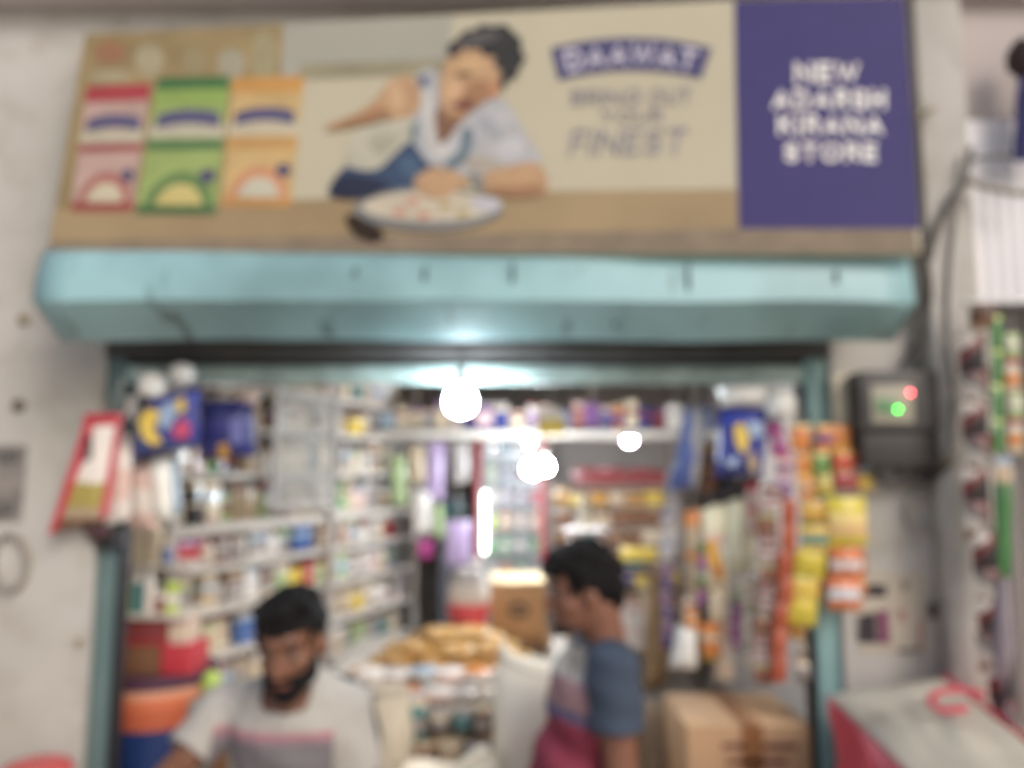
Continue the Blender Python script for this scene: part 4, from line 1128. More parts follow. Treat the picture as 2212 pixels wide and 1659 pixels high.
hang_pack("hanging_packet", [(324, 992), (368, 988), (372, 1120), (330, 1128)], 2.33, 0.05, PM("white", 1.3), "long white packet hanging below the yellow swirl", "packet", string=[(340, 996), (340, 810)])
hang_pack("hanging_packet", [(362, 985), (386, 985), (392, 1112), (370, 1118)], 2.36, 0.04, PM("pale blue", 1.1), "pale blue narrow packet beside the long white one", "packet", string=[(374, 985), (374, 810)])

# ------------------------------------------------------------------ hanging goods on the right
tag(obj("polythene_knot", pillow([(1548, 834), (1650, 828), (1664, 872), (1556, 880)], 2.26, 0.07), WFILM), "wide white polythene wrap under the shutter at the right", "plastic knot")
tag(obj("polythene_knot", lump(at(1688, 905, 2.24), 0.040, 0.035, 0.042, 5), WFILM), "round shiny white polythene knot right of the wide wrap", "plastic knot")
c4 = [(1556, 878), (1660, 880), (1648, 1026), (1542, 1030)]
hang_pack("detergent_bag", c4, 2.29, 0.07, ROYAL, "royal blue bag with yellow oval hanging by the right jamb", "bag", "blue bags hanging in the doorway", prints=(
    ("yellow_oval", [(1586, 920), (1602, 912), (1618, 940), (1612, 978), (1598, 974), (1588, 950)], YEL),
    ("pale_patch", [(1612, 912), (1650, 912), (1650, 940), (1622, 945)], PBL),
    ("tan_patch", [(1612, 985), (1630, 975), (1642, 1010), (1622, 1025)], M("tan_print", C(160, 140, 116, 1.2), 0.4)),
    ("pale_swirl", [(1570, 992), (1592, 985), (1594, 1005), (1572, 1008)], PBL)), string=[(1610, 880), (1610, 812)])
hang_pack("detergent_bag", [(1480, 880), (1536, 876), (1508, 1050), (1446, 1060)], 2.36, 0.05, bands("blue_silver_film", [(0, C(66, 80, 130, 1.2)), (0.3, C(84, 98, 150, 1.2)), (0.5, pc("silver", 1.0)), (0.75, pc("pale blue", 1.0)), (0.9, C(60, 80, 140, 1.2))], 0.2, 'X', 0.15, 4), "slanting blue and silver bag left of the blue bag by the right jamb", "bag", "blue bags hanging in the doorway", string=[(1508, 878), (1508, 812)])
hang_pack("hanging_packet", [(1520, 960), (1552, 955), (1548, 1060), (1512, 1065)], 2.40, 0.04, packmat("brown", "golden", "black", 2), "brown and gold packet between the two blue bags on the right", "packet", string=[(1535, 958), (1535, 812)])
tag(obj("gap_shade", pillow([(1545, 1030), (1655, 1028), (1600, 1088), (1530, 1090)], 2.42, 0.04), M("gap_dark_film", C(40, 38, 42), 0.35)), "dark gap below the royal blue bag on the right, built as a black sheet", "bag")  # black sheet paints the shaded gap below the blue bag

def strip(name, label, path, w, n, mats, Y, cat="sachet strip", group="strips of sachets by the right jamb", t=0.012, top=None, dY=0.0, gap=0.02, jitter=0.13):
    """a hung strip of joined sachets: each sachet a part, a cord down the middle"""
    pts = [Vector((x, y, 0)) for x, y in path]
    L = [0]
    for a, b in zip(pts, pts[1:]):
        L.append(L[-1] + (b - a).length)
    def pos(s):
        s *= L[-1]
        for i in range(len(pts) - 1):
            if s <= L[i + 1] + 1e-6:
                f = (s - L[i]) / (L[i + 1] - L[i])
                return pts[i].lerp(pts[i + 1], f), (pts[i + 1] - pts[i]).normalized()
        return pts[-1], (pts[-1] - pts[-2]).normalized()
    o = thing(name, label, cat, at(pts[-1].x, pts[-1].y, Y), group)
    for k in range(n):
        p0, d0 = pos(k / n + gap / n / 2); p1, d1 = pos((k + 1) / n - gap / n / 2)
        nx = Vector((-d0.y, d0.x, 0)); nx1 = Vector((-d1.y, d1.x, 0))
        jit = random.uniform(-jitter, jitter) * w
        q = [p0 + nx * (w / 2) , p0 - nx * (w / 2), p1 - nx1 * (w / 2), p1 + nx1 * (w / 2)]
        if q[0].x > q[1].x:
            q = [q[1], q[0], q[3], q[2]]
        q = [(v.x + jit, v.y) for v in q]
        obj("sachet", pillow(q, Y + random.uniform(-0.006, 0.006) + dY * k / n, t, 4, 5, 0.002), mats[k % len(mats)], o)
    if top:
        obj("cord", tube(NB(), [at(top[0], top[1], 2.40)] + [at(p.x, p.y, Y + t) for p in pts], 0.0018, 5), STRING, o)
    return o
def PK(a, b, c, s):
    return packmat(a, b, c, s)
ORG = [PK("orange", "yellow", "red", 0), PK("orange", "pale blue", "orange", 1)]
strip("sachet_strip", "purple and pink sachet strip hanging right of the royal blue bag", [(1668, 905), (1690, 990), (1694, 1075)], 36, 4, [PK("purple", "magenta", "green", 0), PK("magenta", "pale pink", "purple", 1), PK("pale pink", "purple", "magenta", 0), PK("purple", "lilac", "magenta", 2)], 2.27, top=(1668, 812))
strip("sachet_strip", "orange header strip of wide sachets below the cream meter board", [(1712, 944), (1776, 946), (1842, 946)], 56, 3, [PK("orange", "yellow", "red", 3), PK("orange", "purple", "yellow", 0), PK("orange", "yellow", "orange", 1)], 2.26, top=(1740, 812))
strip("sachet_strip", "orange sachet strip third from the royal blue bag", [(1732, 976), (1734, 1075)], 32, 2, [PK("orange", "golden", "red", 2), PK("orange", "beige", "yellow", 0)], 2.27, top=(1734, 812))
strip("sachet_strip", "green and yellow sachet strip under the orange header", [(1772, 976), (1780, 1072)], 36, 2, [PK("green", "yellow", "lime", 2), PK("yellow", "green", "pale green", 1)], 2.265, top=(1770, 812))
strip("sachet_strip", "orange red sachet strip at the right end of the header", [(1818, 974), (1826, 1064)], 50, 2, [PK("orange", "red", "orange", 0), PK("maroon", "pale pink", "red", 1)], 2.262, top=(1810, 812))
strip("sachet_strip", "yellow sachet pair with pale blue corner beside the meter cables", [(1862, 982), (1870, 1060)], 38, 2, [PK("pale blue", "yellow", "pale blue", 3), PK("yellow", "golden", "pale blue", 2)], 2.27, top=(1836, 830))
strip("sachet_strip", "golden yellow strip with green spots hanging in the middle of the right goods", [(1752, 1080), (1758, 1190)], 60, 2, [PK("golden", "green", "yellow", 1), PK("yellow", "teal", "golden", 0)], 2.255, top=(1750, 1070))
strip("sachet_strip", "bright yellow strip slanting down to a point right of the orange ribbon", [(1745, 1192), (1728, 1350)], 64, 3, [bands("bright_yellow", [(0, C(196, 178, 56, 1.05)), (0.4, C(188, 172, 74, 1.05)), (0.6, C(204, 184, 48, 1.05))], 0.3, warp=0.15), PK("yellow", "yellow", "lime", 0)], 2.25, top=(1748, 1185))
strip("sachet_strip", "green and brown strip hanging behind the bright yellow one", [(1784, 1076), (1784, 1290)], 36, 4, [PK("green", "teal", "yellow", 1), PK("yellow", "blue", "green", 0), PK("brown", "grey", "yellow", 2), PK("golden", "maroon", "grey", 0)], 2.27, top=(1784, 1072))
strip("sachet_strip", "large yellow noodle packs hanging lowest beside the right jamb", [(1834, 1074), (1840, 1180)], 82, 1, [bands("noodle_pack", [(0, C(202, 184, 56, 1.05)), (0.2, C(206, 172, 120, 1.2)), (0.45, C(222, 196, 130, 1.25)), (0.68, C(208, 192, 68, 1.1))], 0.3, warp=0.05)], 2.245, top=(1834, 985), t=0.03)
strip("sachet_strip", "orange packs hanging below the large yellow noodle pack", [(1832, 1182), (1832, 1318)], 70, 2, [bands("orange_pack", [(0, C(208, 118, 66, 1.0)), (0.3, C(200, 196, 196, 1.2)), (0.6, C(210, 118, 64, 1.0))], 0.3, warp=0.1), bands("orange_pack2", [(0, C(212, 120, 64, 1.0)), (0.35, C(196, 200, 206, 1.2)), (0.7, C(216, 132, 92, 1.05))], 0.3, warp=0.12)], 2.245, top=(1834, 1178), t=0.03)
strip("sachet_strip", "long rust orange ribbon of sachets slanting down past the carton", [(1704, 1078), (1698, 1250), (1680, 1474)], 34, 7, [M("rust_film", C(172, 84, 58, 0.95), 0.4, 0.1), M("rust_film2", C(178, 92, 64, 0.95), 0.4, 0.1)], 2.24, top=(1704, 1070), gap=0.01)
strip("sachet_strip", "long maroon and grey sachet strip left of the rust ribbon", [(1664, 1046), (1660, 1250), (1646, 1478)], 44, 12, [PK("maroon", "grey", "black", 0), PK("grey", "lime", "maroon", 1), PK("brown", "maroon", "grey", 2)], 2.26, top=(1664, 812))
strip("sachet_strip", "silver grey netted strip left of the slanting blue bag", [(1458, 1010), (1450, 1090), (1444, 1210)], 34, 6, [PK("silver", "grey", "pale blue", 2), PK("grey", "silver", "blue", 0)], 2.46, top=(1462, 812))
strip("sachet_strip", "dull purple strip below the silver netted strip", [(1442, 1214), (1438, 1400)], 22, 6, [PK("purple", "grey", "lilac", 2), PK("navy", "purple", "grey", 0)], 2.48, top=(1444, 1205))
CRM = bands("cream_bag", [(0, pc("cream", 1.5)), (0.25, pc("white", 1.4)), (0.5, pc("pale pink", 1.4)), (0.62, pc("cream", 1.6))], 0.4, warp=0.1)
hang_pack("snack_bag", [(1478, 1106), (1514, 1098), (1512, 1290), (1482, 1290)], 2.44, 0.03, PK("beige", "orange", "cream", 2), "narrow peach snack bag column left of the cream bags", "bag", "snack bags hanging inside the right jamb", string=[(1496, 1102), (1496, 812)])
hang_pack("snack_bag", [(1516, 1100), (1566, 1084), (1574, 1262), (1518, 1268)], 2.42, 0.05, CRM, "cream snack bag with orange picture below the dark gap", "bag", "snack bags hanging inside the right jamb", prints=(("orange_picture", [(1526, 1168), (1546, 1165), (1560, 1215), (1566, 1252), (1545, 1248), (1528, 1210)], M("amber_print", C(210, 158, 70, 1.3), 0.4)), ("red_picture", [(1540, 1225), (1556, 1222), (1556, 1248), (1542, 1246)], M("redor_print", C(196, 98, 66, 1.2), 0.4))), string=[(1541, 1092), (1541, 1070), (1541, 812)])
hang_pack("snack_bag", [(1568, 1085), (1628, 1060), (1632, 1230), (1576, 1236)], 2.40, 0.05, PM("cream", 1.6), "plain cream snack bag right of the one with the orange picture", "bag", "snack bags hanging inside the right jamb", string=[(1598, 1072), (1598, 812)])
hang_pack("snack_bag", [(1610, 1045), (1640, 1035), (1638, 1158), (1614, 1160)], 2.37, 0.03, PK("pale pink", "red", "cream", 2), "pink and red narrow packet beside the maroon strip", "bag", "snack bags hanging inside the right jamb", string=[(1625, 1040), (1625, 812)])
strip("sachet_strip", "thin dark green and violet strip in front of the cream snack bags", [(1516, 1165), (1516, 1310)], 18, 4, [PK("green", "black", "grey", 0), PK("purple", "magenta", "purple", 2)], 2.375, top=(1516, 1160))
hang_pack("snack_bag", [(1532, 1272), (1570, 1268), (1566, 1345), (1530, 1348)], 2.43, 0.04, PM("cream", 1.4), "small cream packet hanging lower among the snack bags", "bag", "snack bags hanging inside the right jamb")
hang_pack("snack_bag", [(1508, 1350), (1554, 1345), (1556, 1424), (1520, 1428)], 2.42, 0.04, PK("orange", "yellow", "cream", 1), "orange snack packet beside the white polythene bag", "bag", "snack bags hanging inside the right jamb")
hang_pack("polythene_bag", [(1462, 1350), (1504, 1346), (1506, 1446), (1444, 1444)], 2.44, 0.07, WFILM, "crumpled white polythene bag above the carton's left end", "bag", string=[(1484, 1350), (1470, 1300)])
strip("sachet_strip", "magenta strip hanging low among the cream bags", [(1590, 1300), (1586, 1400)], 24, 3, [PK("magenta", "lilac", "purple", 0)], 2.39, top=(1592, 1236))
strip("sachet_strip", "white sachet strip with shiny corners left of the maroon strip", [(1622, 1240), (1620, 1445)], 34, 5, [PK("white", "cream", "grey", 0), PK("cream", "pale green", "white", 1)], 2.33, top=(1622, 1165))
for i, (x, y0, y1, w_, a_, b_, c_, Y_, lb) in enumerate((
    (1494, 1290, 1360, 30, "white", "orange", "cream", 2.41, "white and orange sachet strip left of the orange snack packet"),
    (1556, 1255, 1470, 40, "cream", "white", "pale pink", 2.46, "pale cream strip hanging straight down behind the magenta strip"),
    (1600, 1180, 1300, 34, "pale green", "white", "cream", 2.42, "pale green strip in the thick of the snack bags"),
    (1700, 980, 1080, 30, "red", "pale pink", "magenta", 2.285, "red strip squeezed between the purple and orange strips"),
    (1752, 980, 1080, 26, "yellow", "orange", "golden", 2.285, "yellow strip squeezed under the orange header"),
    (1798, 1060, 1240, 34, "green", "golden", "yellow", 2.28, "green and gold strip left of the large yellow pack"),
    (1716, 1190, 1380, 34, "golden", "maroon", "brown", 2.28, "brown and gold strip behind the bright yellow strip"),
    (1740, 1340, 1470, 40, "grey", "cream", "white", 2.36, "grey and cream strip right of the rust ribbon"),
    (1852, 1190, 1290, 36, "maroon", "orange", "beige", 2.275, "maroon strip half hidden by the orange packs"))):
    strip("sachet_strip", lb, [(x, y0), (x + random.uniform(-6, 6), y1)], w_, max(2, int((y1 - y0) / 38)), [PK(a_, b_, c_, i % 4), PK(b_, a_, c_, (i + 1) % 4)], Y_, top=(x, y0 - 60), jitter=0.12, t=0.02)
hang_pack("snack_bag", [(1716, 1366), (1766, 1362), (1762, 1478), (1716, 1478)], 2.40, 0.04, PK("white", "pale pink", "cream", 0), "white and pink packet hanging behind the carton's right end", "bag", "snack bags hanging inside the right jamb")
hang_pack("hanging_packet", [(1340, 1180), (1424, 1185), (1420, 1216), (1342, 1214)], 4.2, 0.05, PM("yellow", 1.0), "yellow packet on the back rack right of the young man's hair", "packet")
hang_pack("white_bundle", [(1330, 1290), (1410, 1310), (1440, 1420), (1350, 1400)], 3.0, 0.12, PK("white", "pale pink", "beige", 2), "white and pink bundle behind the young man's neck", "bundle")
hang_pack("jute_bundle", [(1396, 1240), (1448, 1260), (1440, 1480), (1390, 1500)], 2.9, 0.12, M("jute", C(150, 124, 92), 0.9, 0.25, 20, bump=0.4), "brown jute bundle behind the young man's shoulder", "bundle")
hang_pack("jute_bundle", [(1380, 1520), (1462, 1500), (1470, 1690), (1376, 1700)], 2.75, 0.14, M("pale_jute", C(150, 130, 108), 0.9, 0.2, 20, bump=0.4), "pale tan sack left of the taped carton", "sack")

# ------------------------------------------------------------------ taped carton in the right of the doorway
Yc = 2.36
a, b = at(1486, 1700, Yc), at(1752, 1560, Yc)
zt4 = at(1600, 1568, Yc).z; zb4 = 0.62
ctn = thing("carton", "large brown carton sealed with tape at the right of the doorway", "carton", ((a.x + b.x) / 2, Yc + 0.16, zb4))
obj("body", box(NB(), ((a.x + b.x) / 2, Yc + 0.17, (zt4 + zb4) / 2), (b.x - a.x, 0.34, zt4 - zb4), 0.008), M("carton_brown", C(196, 160, 124), 0.75, 0.06), ctn)
xm = at(1622, 1600, Yc).x
obj("tape", box(NB(), (xm, Yc + 0.17, zt4 + 0.001), (0.062, 0.345, 0.002)), M("brown_tape", C(150, 104, 66), 0.4, 0.1), ctn)
obj("tape", box(NB(), (xm + 0.004, Yc - 0.002, zt4 - 0.09), (0.062, 0.002, 0.18)), M("brown_tape", C(150, 104, 66), 0.4, 0.1), ctn)
for x0, y0, x1, y1 in ((1560, 1606, 1610, 1618), (1650, 1606, 1722, 1618), (1570, 1640, 1700, 1652)):
    obj("printed_line", pbox(x0, y0, x1, y1, Yc - 0.003, 0.002, 0), M("carton_print", C(128, 82, 70), 0.8, 0.1), ctn)
tb = thing("side_table", "wooden side table under the large taped carton", "table", ((a.x + b.x) / 2, 2.53, 0))
obj("table_top", box(NB(), ((a.x + b.x) / 2, 2.54, 0.603), (0.46, 0.42, 0.03), 0.004), WOOD, tb)
for sx in (-1, 1):
    for sy in (-1, 1):
        obj("leg", box(NB(), ((a.x + b.x) / 2 + sx * 0.19, 2.54 + sy * 0.17, 0.305), (0.04, 0.04, 0.565), 0.003), WOOD, tb)
# ------------------------------------------------------------------ electricity meter, board, cables
BOARD = M("cream_board", C(214, 206, 186), 0.6, 0.06)
mt_ = thing("electricity_meter", "dark grey electricity meter box with red and green lights on the wall", "meter", (at(1945, 1012, 2.22).x, 2.26, at(1945, 1012, 2.22).z))
obj("mounting_board", pbox(1796, 806, 1866, 930, 2.285, 0.014), BOARD, mt_)
DG = M("meter_grey", C(76, 74, 74), 0.45, 0.12)
obj("case", pbox(1856, 800, 2036, 930, 2.20, 0.098, 0.012), DG, mt_)
obj("terminal_cover", pbox(1864, 931, 2030, 1010, 2.215, 0.083, 0.010), M("meter_dark", C(62, 60, 58), 0.5, 0.12), mt_)
obj("window", pbox(1881, 832, 1976, 914, 2.197, 0.006, 0.003), M("meter_face", C(166, 163, 146), 0.25, 0.06), mt_)
obj("display", pbox(1894, 862, 1936, 892, 2.194, 0.004, 0.001), M("meter_display", C(104, 148, 108), 0.3, 0.05), mt_)
def led(px, py, col):
    bm = NB(); ell(bm, at(px, py, 2.193), (0.003, 0.003, 0.003), seg=10, rings=8)
    obj("indicator_light", bm, glow("led", col, 34), mt_)
led(1967, 848, (1.0, 0.07, 0.12, 1)); led(1940, 884, (0.03, 1.0, 0.06, 1))
def cable(label, pts, r, mat, Y=None, n=6):
    P3 = [at(*p) for p in pts]
    return tag(obj("cable", tube(NB(), spline(P3, n), r, 8), mat), label, "cable", "cables on the right wall")
CBL = M("grey_cable", C(104, 100, 96), 0.5, 0.1)
cable("thick dark cable curving from the pillar top down to the meter box", [(2096, 318, 2.19), (2084, 392, 2.19), (2030, 480, 2.20), (2000, 570, 2.22), (1990, 690, 2.25), (1984, 802, 2.27)], 0.009, CBL)
cable("second cable hugging the pillar beside the thick dark cable", [(2084, 396, 2.19), (2048, 440, 2.20), (2014, 540, 2.22), (2002, 640, 2.25), (2010, 730, 2.26), (2030, 800, 2.27)], 0.008, CBL)
cable("thin black wire hanging loosely from the sign corner to the meter box", [(1982, 500, 2.05), (2008, 600, 2.18), (2004, 700, 2.26), (1960, 770, 2.27), (1944, 802, 2.27)], 0.005, M("black_cable", C(62, 58, 58), 0.5, 0.1))
cable("thin wire running down the pillar past the meter box", [(2070, 410, 2.20), (2052, 560, 2.21), (2046, 720, 2.21), (2058, 860, 2.21), (2050, 985, 2.21)], 0.005, CBL)
cable("pale hose sagging from the pillar towards the right edge", [(2088, 388, 2.18), (2140, 405, 2.17), (2190, 416, 2.16), (2240, 418, 2.15)], 0.010, M("pale_hose", C(160, 152, 140), 0.5, 0.1))
cable("thin grey wire running straight right above the pale hose", [(2092, 345, 2.18), (2150, 338, 2.17), (2240, 338, 2.15)], 0.007, CBL)
cable("thin wire from the sign's right edge to the pillar", [(1976, 250, 2.1), (2010, 236, 2.2), (2032, 228, 2.28)], 0.006, M("olive_wire", C(140, 132, 108), 0.6, 0.1))
for i, (pts, r) in enumerate((([(1900, 1008, 2.25), (1896, 1030, 2.25), (1930, 1044, 2.25), (1990, 1026, 2.25), (2040, 985, 2.24)], 0.010), ([(1940, 1008, 2.25), (1950, 1034, 2.25), (2000, 1040, 2.25), (2050, 1000, 2.21)], 0.010))):
    cable(("dark cable" if i == 0 else "second dark cable") + " looping out below the meter box", pts, r, M("black_cable", C(62, 58, 58), 0.5, 0.1))
cable("tan conduit slanting below the meter box to the pillar", [(1968, 1034, 2.27), (2010, 1014, 2.26), (2056, 986, 2.20)], 0.014, M("tan_conduit", C(150, 138, 116), 0.5, 0.1))
ring = [(1992 + 34 * math.cos(k * 0.5236), 1108 + 34 * math.sin(k * 0.5236), 2.285) for k in range(12)]
tag(obj("cable_coil", tube(NB(), spline([at(*p) for p in ring] + [at(*ring[0])], 3), 0.009, 8), M("pale_wire", C(176, 168, 160), 0.5, 0.1)), "pale coiled cable on the wall below the meter box", "cable")

# ------------------------------------------------------------------ posters and stains on the walls
def poster(name, label, x0, y0, x1, y1, mat, shapes=(), Y=2.296):
    t = thing(name, label, "poster", at((x0 + x1) / 2, y1, Y))
    obj("paper", pbox(x0, y0, x1, y1, Y, 0.003, 0), mat, t)
    for nm, pts, m in shapes:
        obj(nm, prism([at(p[0], p[1], Y - 0.0025) for p in pts], 0.002), m, t, smooth=False)
    return t
BLK = M("black_print", C(52, 44, 52), 0.6, 0.15); MAG = M("plum_print", C(112, 46, 84, 1.2), 0.6, 0.1); RDP = M("faded_red_print", C(176, 122, 116), 0.6, 0.1)
poster("wall_poster", "pale poster with black and plum blocks on the wall right of the jamb", 1848, 1238, 2008, 1412, M("poster_paper", C(190, 180, 164), 0.7, 0.06), (
    ("printed_block", [(1874, 1262), (1916, 1264), (1914, 1290), (1872, 1288)], BLK),
    ("printed_block", [(1856, 1330), (1892, 1322), (1896, 1390), (1854, 1388)], BLK),
    ("printed_block", [(1896, 1320), (1918, 1318), (1922, 1392), (1900, 1390)], MAG),
    ("printed_figure", [(1940, 1318), (1952, 1316), (1956, 1340), (1944, 1344)], RDP),
    ("printed_line", [(1940, 1404), (1990, 1400), (1990, 1406), (1940, 1410)], BLK),
    ("printed_line", [(1984, 1340), (1990, 1340), (1992, 1400), (1986, 1402)], RDP),
    ("printed_figure", [(1948, 1256), (1960, 1254), (1962, 1274), (1950, 1276)], M("grey_print2", C(120, 112, 106), 0.7))))
tag(obj("wall_sticker", pbox(2008, 1302, 2026, 1336, 2.27, 0.003, 0), BLK), "small black sticker on the pillar beside the pale poster", "sticker")
poster("wall_notice", "dark stencilled notice on the wall at the left edge", -60, 962, 46, 1128, M("notice_grey", C(138, 132, 128), 0.8, 0.3, 22), (
    ("printed_block", [(-10, 975), (40, 970), (42, 1000), (-6, 1004)], M("notice_dark", C(104, 100, 97), 0.8, 0.2)),
    ("printed_block", [(-20, 1040), (30, 1030), (34, 1060), (-16, 1070)], M("notice_pale", C(150, 142, 136), 0.8, 0.2)),
    ("printed_block", [(-20, 1090), (24, 1080), (36, 1110), (-10, 1120)], M("notice_dark", None))))
rg = [(20 + 38 * math.cos(k * 0.4488), 1216 + 60 * math.sin(k * 0.4488), 2.29) for k in range(14)]
tag(obj("wire_loop", tube(NB(), spline([at(*p) for p in rg] + [at(*rg[0])], 3), 0.010, 8), M("brown_wire", C(150, 142, 134), 0.7, 0.2)), "dark wire loop hanging on the wall below the notice", "cable")
for x, y, r, lb in ((40, 876, 0.020, "round dark switch knob on the left wall above the notice"), (172, 1388, 0.011, "tiny brass nail head on the left wall beside the jamb"), (52, 690, 0.018, "faint brown nail plug high on the left wall")):
    bm = NB(); ell(bm, at(x, y, 2.295), (r, 0.012, r), seg=12, rings=8)
    tag(obj("wall_switch" if x == 40 else "wall_nail", bm, M("knob_brown_%d" % x, C(112, 100, 88) if x < 50 else C(150, 136, 110), 0.6, 0.2)), lb, "switch" if x == 40 else "nail")
# red plastic stool top at the lower left
rs = thing("plastic_stool", "red plastic stool top peeping in at the lower left corner", "stool", (at(75, 1650, 2.1).x, 2.1, 0))
c = at(78, 1646, 2.1); RPL = M("red_plastic", C(196, 84, 84), 0.4, 0.06)
bm = NB(); lathe(bm, (c.x, 2.1, c.z - 0.04), [(0.085, -0.02), (0.088, 0.02), (0.075, 0.034), (0.04, 0.04)], 24); obj("seat", bm, RPL, rs)
for k in range(4):
    an = math.pi / 4 + k * math.pi / 2
    obj("leg", tube(NB(), [(c.x + 0.06 * math.cos(an), 2.1 + 0.06 * math.sin(an), c.z - 0.058), (c.x + 0.13 * math.cos(an), 2.1 + 0.13 * math.sin(an), 0.0)], [0.016, 0.02], 8), RPL, rs)

# ------------------------------------------------------------------ beyond the pillar: ribbed sheet, strips, bundle
bm = NB()
xs0, xs1 = px1 + 0.001, at(2560, 500, 2.25).x
z0, z1 = at(2150, 652, 2.25).z, at(2150, 262, 2.25).z
n = 64
ro = []
for k in range(n + 1):
    x = xs0 + (xs1 - xs0) * k / n
    ph = (k % 4)
    y = 2.25 - (0.009 if ph in (1, 2) else 0.0)
    ro.append([bm.verts.new((x, y, z)) for z in (z0, z1)])
for k in range(n):
    bm.faces.new((ro[k][0], ro[k + 1][0], ro[k + 1][1], ro[k][1]))
o = tag(obj("ribbed_sheet", bm, M("white_sheet", (0.88, 0.86, 0.88, 1), 0.45, 0.02), smooth=False), "bright white vertically ribbed sheet beyond the right pillar", "sheet")
o.modifiers.new("thickness", 'SOLIDIFY').thickness = 0.003
rod2 = tag(obj("hanging_rod", tube(NB(), [at(2085, 655, 2.13), at(2560, 655, 2.13)], 0.008), STEEL), "rod below the white ribbed sheet that the far strips hang from", "rod")
G1 = "strips hanging beyond the right pillar"
WBR = [bands("white_brown", [(0, pc("black", 1.2)), (0.22, pc("maroon", 0.7)), (0.48, pc("white", 0.75)), (0.74, pc("brown", 0.6))], 0.35, warp=0.2, wscale=3, rot=(0, 0.5, 0)), bands("white_brown2", [(0, pc("brown", 1.0)), (0.3, pc("white", 0.75)), (0.56, pc("grey", 0.5)), (0.8, pc("maroon", 0.6))], 0.35, warp=0.2, wscale=3, rot=(0, -0.5, 0))]
strip("sachet_strip", "brown and white chequered strip nearest the right pillar", [(2108, 730), (2114, 1000), (2130, 1250), (2170, 1580)], 58, 12, WBR, 2.12, group=G1, top=(2108, 660), t=0.035, gap=-0.25, jitter=0.2)
strip("sachet_strip", "second chequered strip half behind the green strip", [(2186, 720), (2190, 980)], 34, 4, [PK("pale green", "red", "white", 1), PK("cream", "orange", "grey", 0)], 2.13, group=G1, top=(2186, 660), t=0.02)
strip("sachet_strip", "thin bright green strip beyond the right pillar", [(2154, 680), (2156, 980)], 22, 4, [PK("green", "green", "lime", 0)], 2.115, group=G1, t=0.015)
hang_pack("hanging_packet", [(2146, 990), (2186, 985), (2184, 1250), (2150, 1246)], 2.12, 0.03, bands("green_cream_pack", [(0, C(84, 140, 84, 0.85)), (0.66, C(96, 142, 96, 0.85)), (0.78, pc("beige", 1.2)), (0.92, pc("pale blue", 1.0))], 0.35, warp=0.03), "long green packet below the thin green strip", "packet")
hang_pack("hanging_packet", [(2094, 664), (2150, 658), (2142, 708), (2098, 716)], 2.11, 0.05, PK("brown", "beige", "black", 1), "brown and beige packet at the top of the chequered strip", "packet")
tag(obj("curtain_roll", pbox(2196, 1010, 2290, 2340, 2.28, 0.05, 0.02), M("white_curtain", C(236, 228, 232), 0.6, 0.04)), "white hanging sheet at the right edge beside the chequered strip", "curtain")
tag(obj("umbrella_cover", tube(NB(), [at(2168, 1250, 2.1), at(2164, 1400, 2.1), at(2176, 1570, 2.1)], [0.012, 0.03, 0.018], 10), M("grey_lilac_film", C(150, 140, 148), 0.4, 0.1)), "grey lilac folded bundle hanging against the chequered strip", "bundle")
tag(obj("dark_bundle", lump(at(2216, 165, 2.15), 0.042, 0.04, 0.055, 33), M("dark_brown_bundle", C(72, 56, 54), 0.8, 0.2)), "dark brown bundle at the upper right edge", "bundle")
tag(obj("navy_cloth", pillow([(2198, 166), (2280, 160), (2280, 346), (2188, 348)], 2.15, 0.03), M("navy_cloth", C(36, 36, 96), 0.6, 0.1)), "navy cloth hanging below the dark bundle at the upper right edge", "cloth")

# ------------------------------------------------------------------ white and red shopping bag, lower right
tbx = thing("display_table", "low table carrying the white and red bag in front of the right wall", "table", (1.22, 1.98, 0))
WB = M("white_nonwoven", C(186, 180, 166), 0.7, 0.10, 5, bump=0.4); RB = M("red_nonwoven", C(206, 70, 88), 0.6, 0.12, 6, bump=0.2)
# outline corners: top back edge and front lower edge, the front panel leaning back
Pa, Pb = at(1790, 1502, 2.16), at(2036, 1462, 2.20)
Pc, Pd = at(2330, 1690, 1.72), at(1985, 1690, 1.66)
bag = thing("shopping_bag", "large white bag with red sides lying at the lower right", "bag", Vector(((Pa.x + Pc.x) / 2, 1.95, 0.80)))
bm = NB()
nu, nv = 22, 22
nrm = (Pb - Pa).cross(Pd - Pa).normalized()
if nrm.z < 0: nrm = -nrm
grid = []
for j in range(nv + 1):
    v = j / nv; row = []
    for i in range(nu + 1):
        u = i / nu
        p = (Pa * (1 - u) + Pb * u) * (1 - v) + (Pd * (1 - u) + Pc * u) * v
        em = (1 - abs(2 * u - 1) ** 3) * (1 - abs(2 * v - 1) ** 3)
        bul = 0.030 * em + em * 0.034 * noise.noise(Vector((u * 3, v * 4, 3))) + em * 0.014 * noise.noise(Vector((u * 9, v * 7, 8)))
        row.append(bm.verts.new(p + nrm * bul))
    grid.append(row)
for j in range(nv):
    for i in range(nu):
        bm.faces.new((grid[j][i], grid[j][i + 1], grid[j + 1][i + 1], grid[j + 1][i]))
front = obj("front_panel", bm, WB, bag); front.modifiers.new("thickness", 'SOLIDIFY').thickness = 0.003
ZB = 0.80
